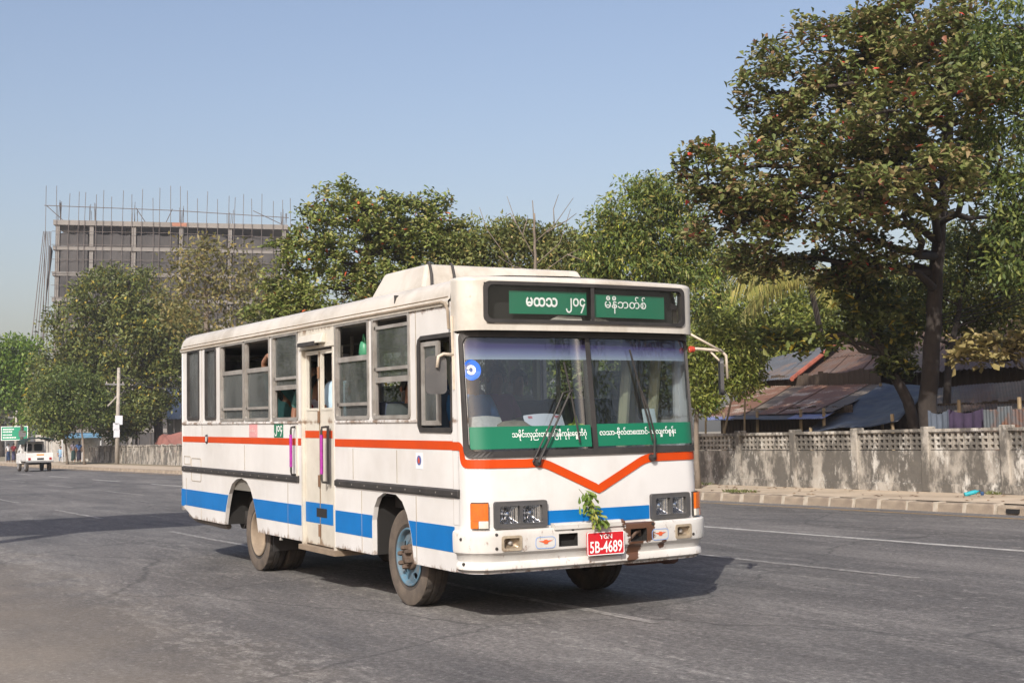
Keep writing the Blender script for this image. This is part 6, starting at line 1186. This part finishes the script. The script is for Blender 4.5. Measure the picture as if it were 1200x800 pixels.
sb = MB().box(.0, .05, -1.22, 1.22, 2.15, 3.5).build('sign_board', sg_g, rs); MB().plate([(-1.22, 2.15), (1.22, 2.15), (1.22, 3.5), (-1.22, 3.5)], [[(-1.16, 2.21), (1.16, 2.21), (1.16, 3.44), (-1.16, 3.44)]], lambda u, v: (.056, u, v), lambda u, v: (.051, u, v)).build('sign_border', white_t, sb)
for z, a, b in ((3.22, -1.05, -.1), (2.98, -1.05, -.3), (2.68, -1.05, -.25), (2.42, -1.05, .05)):
    m = MB(); y = a
    while y < b: w_ = random.uniform(.06, .14); m.box(.055, .06, y, y + w_, z - .06, z + .06); y += w_ + .03
    m.build('sign_lettering', white_t, sb)
for y in (-.8, .8): MB().tube([(-.03, y, 0), (-.03, y, 3.4)], .05, 8).build('sign_post', steel_g, rs)
rs.rotation_euler.z = math.radians(-12)
for i, (y0, y1) in enumerate(((334, 381), (339, 384), (345, 386), (350, 388))):
    a, b = at(1230, y0 - 6, 25), at(985, y1, 33); pts = [a.lerp(b, t/12) - UP*.25*math.sin(math.pi*t/12) for t in range(13)]
    tag(MB().tube(pts, .011, 5).build('overhead_cable', cab_m), ['topmost', 'second', 'third', 'lowest'][i] + ' of four thin cables slung across the right-hand tree', 'cable', 'overhead cables at right')
a, b = at(139, 437, 91), at(230, 452, 60); tag(MB().tube([a.lerp(b, t/8) - UP*.5*math.sin(math.pi*t/8) for t in range(9)], .02, 5).build('overhead_cable', cab_m), 'cable running from the far utility pole towards the bus', 'cable', 'overhead cables at left')
# bamboo sticks and the bright green plastic scrap beside the bus
for (x0, y0, x1, y1, d), lab in (((846, 495, 874, 388, 33.5), 'long pale bamboo stick leaning by the bushy young tree'), ((872, 505, 873, 462, 33), 'upright bamboo stake behind the wall left of lean-to roof'), ((827, 508, 827, 468, 33.3), 'upright bamboo stake carrying the green plastic scrap')):
    tag(MB().tube([at(x0, y0 + 25, d), at(x1, y1, d)], [.03, .02], 7).build('bamboo_stick', bamboo), lab, 'stick')
gp = []; n = 7
for j in range(n):
    for i in range(n + 2):
        s, t = i/(n+1), j/(n-1); p = at(820 + 22*s + 2*math.sin(7*t), 466 + (17*t - 3)*(1 - .75*s*s) + 9*s + 2*math.sin(6*s), 33.1 + .05*math.sin(5*s + 3*t)); gp.append(p)
g_o = MB().add(gp, [(j*(n+2)+i, j*(n+2)+i+1, (j+1)*(n+2)+i+1, (j+1)*(n+2)+i) for j in range(n-1) for i in range(n+1)]).build('plastic_scrap', M('bright_green', (.02, .42, .04), .45, .25, 9), smooth=True); g_o.modifiers.new('s', 'SOLIDIFY').thickness = .01
tag(g_o, 'bright green plastic scrap caught on a stake beside the bus', 'plastic')
bt_p = at(1131, 577, 24.6); bp0 = Vector((-17.0, 19.75, TOP + .05)); bo = tag(empty('plastic_bottle', (0, 0, 0)), 'turquoise plastic bottle lying on the pavement at right', 'bottle')
d_ = atY(1138, 576.5, 19.45); bo.scale = (.75, .75, .75); bo.location = (d_.x, d_.y, TOP + .055); bo.rotation_euler = (0, -.22, math.radians(62))
teal = M('teal_plastic', (.02, .30, .36), .4, .15)
MB().lathe([(0, -.17), (.05, -.17), (.055, -.15), (.05, -.05), (.055, .05), (.05, .12), (.02, .17), (.02, .20)], 14, 'x').build('bottle_body', teal, bo, smooth=True); MB().lathe([(.026, .20), (.026, .235), (0, .235)], 10, 'x').build('bottle_cap', M('navy_cap', (.02, .05, .12), .4), bo)
tag(MB().lathe([(0, .0), (.03, .005), (.035, .05), (.02, .07), (0, .07)], 10, 'z', (bo.location.x + .15, bo.location.y + .12, TOP + .01)).build('navy_cup', M('navy_plastic', (.02, .06, .15), .4)), 'small dark blue cup beside the turquoise bottle', 'cup')
# stalls and roofs beyond the far wall at left
st = tag(empty('blue_stall', foot(95, 112)), 'stall with a torn blue awning beyond the walking women', 'stall'); aw = M('awning_blue', (.08, .22, .34), .8, .35, 1.5, dirt=(.3, .3, .3))
MB().hexa([(-.1, -1.9, 2.3), (1.6, -1.9, 1.95), (1.6, 1.4, 1.95), (-.1, 1.4, 2.3), (-.1, -1.9, 2.36), (1.6, -1.9, 2.0), (1.6, 1.4, 2.0), (-.1, 1.4, 2.36)]).build('awning', aw, st)
for y in (-1.8, -.2, 1.3): MB().tube([(1.5, y, 0), (1.5, y, 2.0)], .06, 6).build('post', M('post_white', (.5, .5, .5), .8), st)
MB().box(-.4, -.2, -3.6, 2.2, 0, 2.3).build('back_wall', M('stall_wall', (.5, .48, .44), .9, .2, 1, dirt=(.15, .13, .12)), st)
sh2 = tag(empty('grey_shed'), 'grey tin-roofed shed glimpsed behind the dark tree by the bus tail', 'shed')
roof(sh2, at(196, 490, 100), at(262, 490, 100), at(262, 460, 108), at(196, 455, 108), [M('tin_grey_far', (.34, .36, .38), .6, .15), r_grey], 4, 1, .02, .3)
a, b = at(196, 510, 101), at(262, 510, 101); timber_wall(sh2, (a.x, a.y, TOP), (b.x, b.y, TOP), TOP, at(200, 488, 101).z, .5, M('shed_wall', (.22, .22, .21), .9, .2))
rk = tag(empty('tarpaulin_heap', foot(207, 96)), 'heap under a reddish brown tarpaulin behind the wall by bus tail', 'heap'); tv = []; n = 12
for j in range(n + 1):
    for i in range(n + 1):
        s, t = i/n*2 - 1, j/n*2 - 1; e = max(abs(s), abs(t)); tv.append((t*1.3, s*1.6, 2.05*(1 - e**5) + .10*math.sin(5*s + 2*t)*(1 - e**4)))
MB().add(tv, [(j*(n+1)+i, j*(n+1)+i+1, (j+1)*(n+1)+i+1, (j+1)*(n+1)+i) for j in range(n) for i in range(n)]).build('tarpaulin', M('tarp_red', (.24, .10, .08), .8, .25, 1), rk, smooth=True)
# unseen hoarding added out of frame on the near side to cast the dark band across the road at left
hb_ = tag(empty('shade_hoarding', (-14, -4, 0)), 'unseen blank hoarding added to shade the road, on steel posts beside the near verge', 'hoarding')
MB().box(-.12, .12, -6.5, 5.3, 9.75, 14.3).build('panel', M('hoarding_grey', (.4, .4, .4), .7), hb_)
for y in (-5, -1): MB().tube([(.25, y, -.1), (.25, y, 14.1)], .22, 10).build('post', steel_g, hb_)
# ------------------------------------------------------------------ the hazy air
hz = MB().box(-420, 60, -120, 320, -1.05, 46).build('haze', None)
hm = bpy.data.materials.new('haze'); hm.use_nodes = True; nt = hm.node_tree; nt.nodes.clear(); ou = nt.nodes.new('ShaderNodeOutputMaterial'); pv = nt.nodes.new('ShaderNodeVolumePrincipled')
pv.inputs['Color'].default_value = (.84, .87, .94, 1); pv.inputs['Density'].default_value = .00042; pv.inputs['Anisotropy'].default_value = .0
nt.links.new(pv.outputs[0], ou.inputs['Volume']); hz.data.materials.append(hm); hz['kind'] = 'stuff'
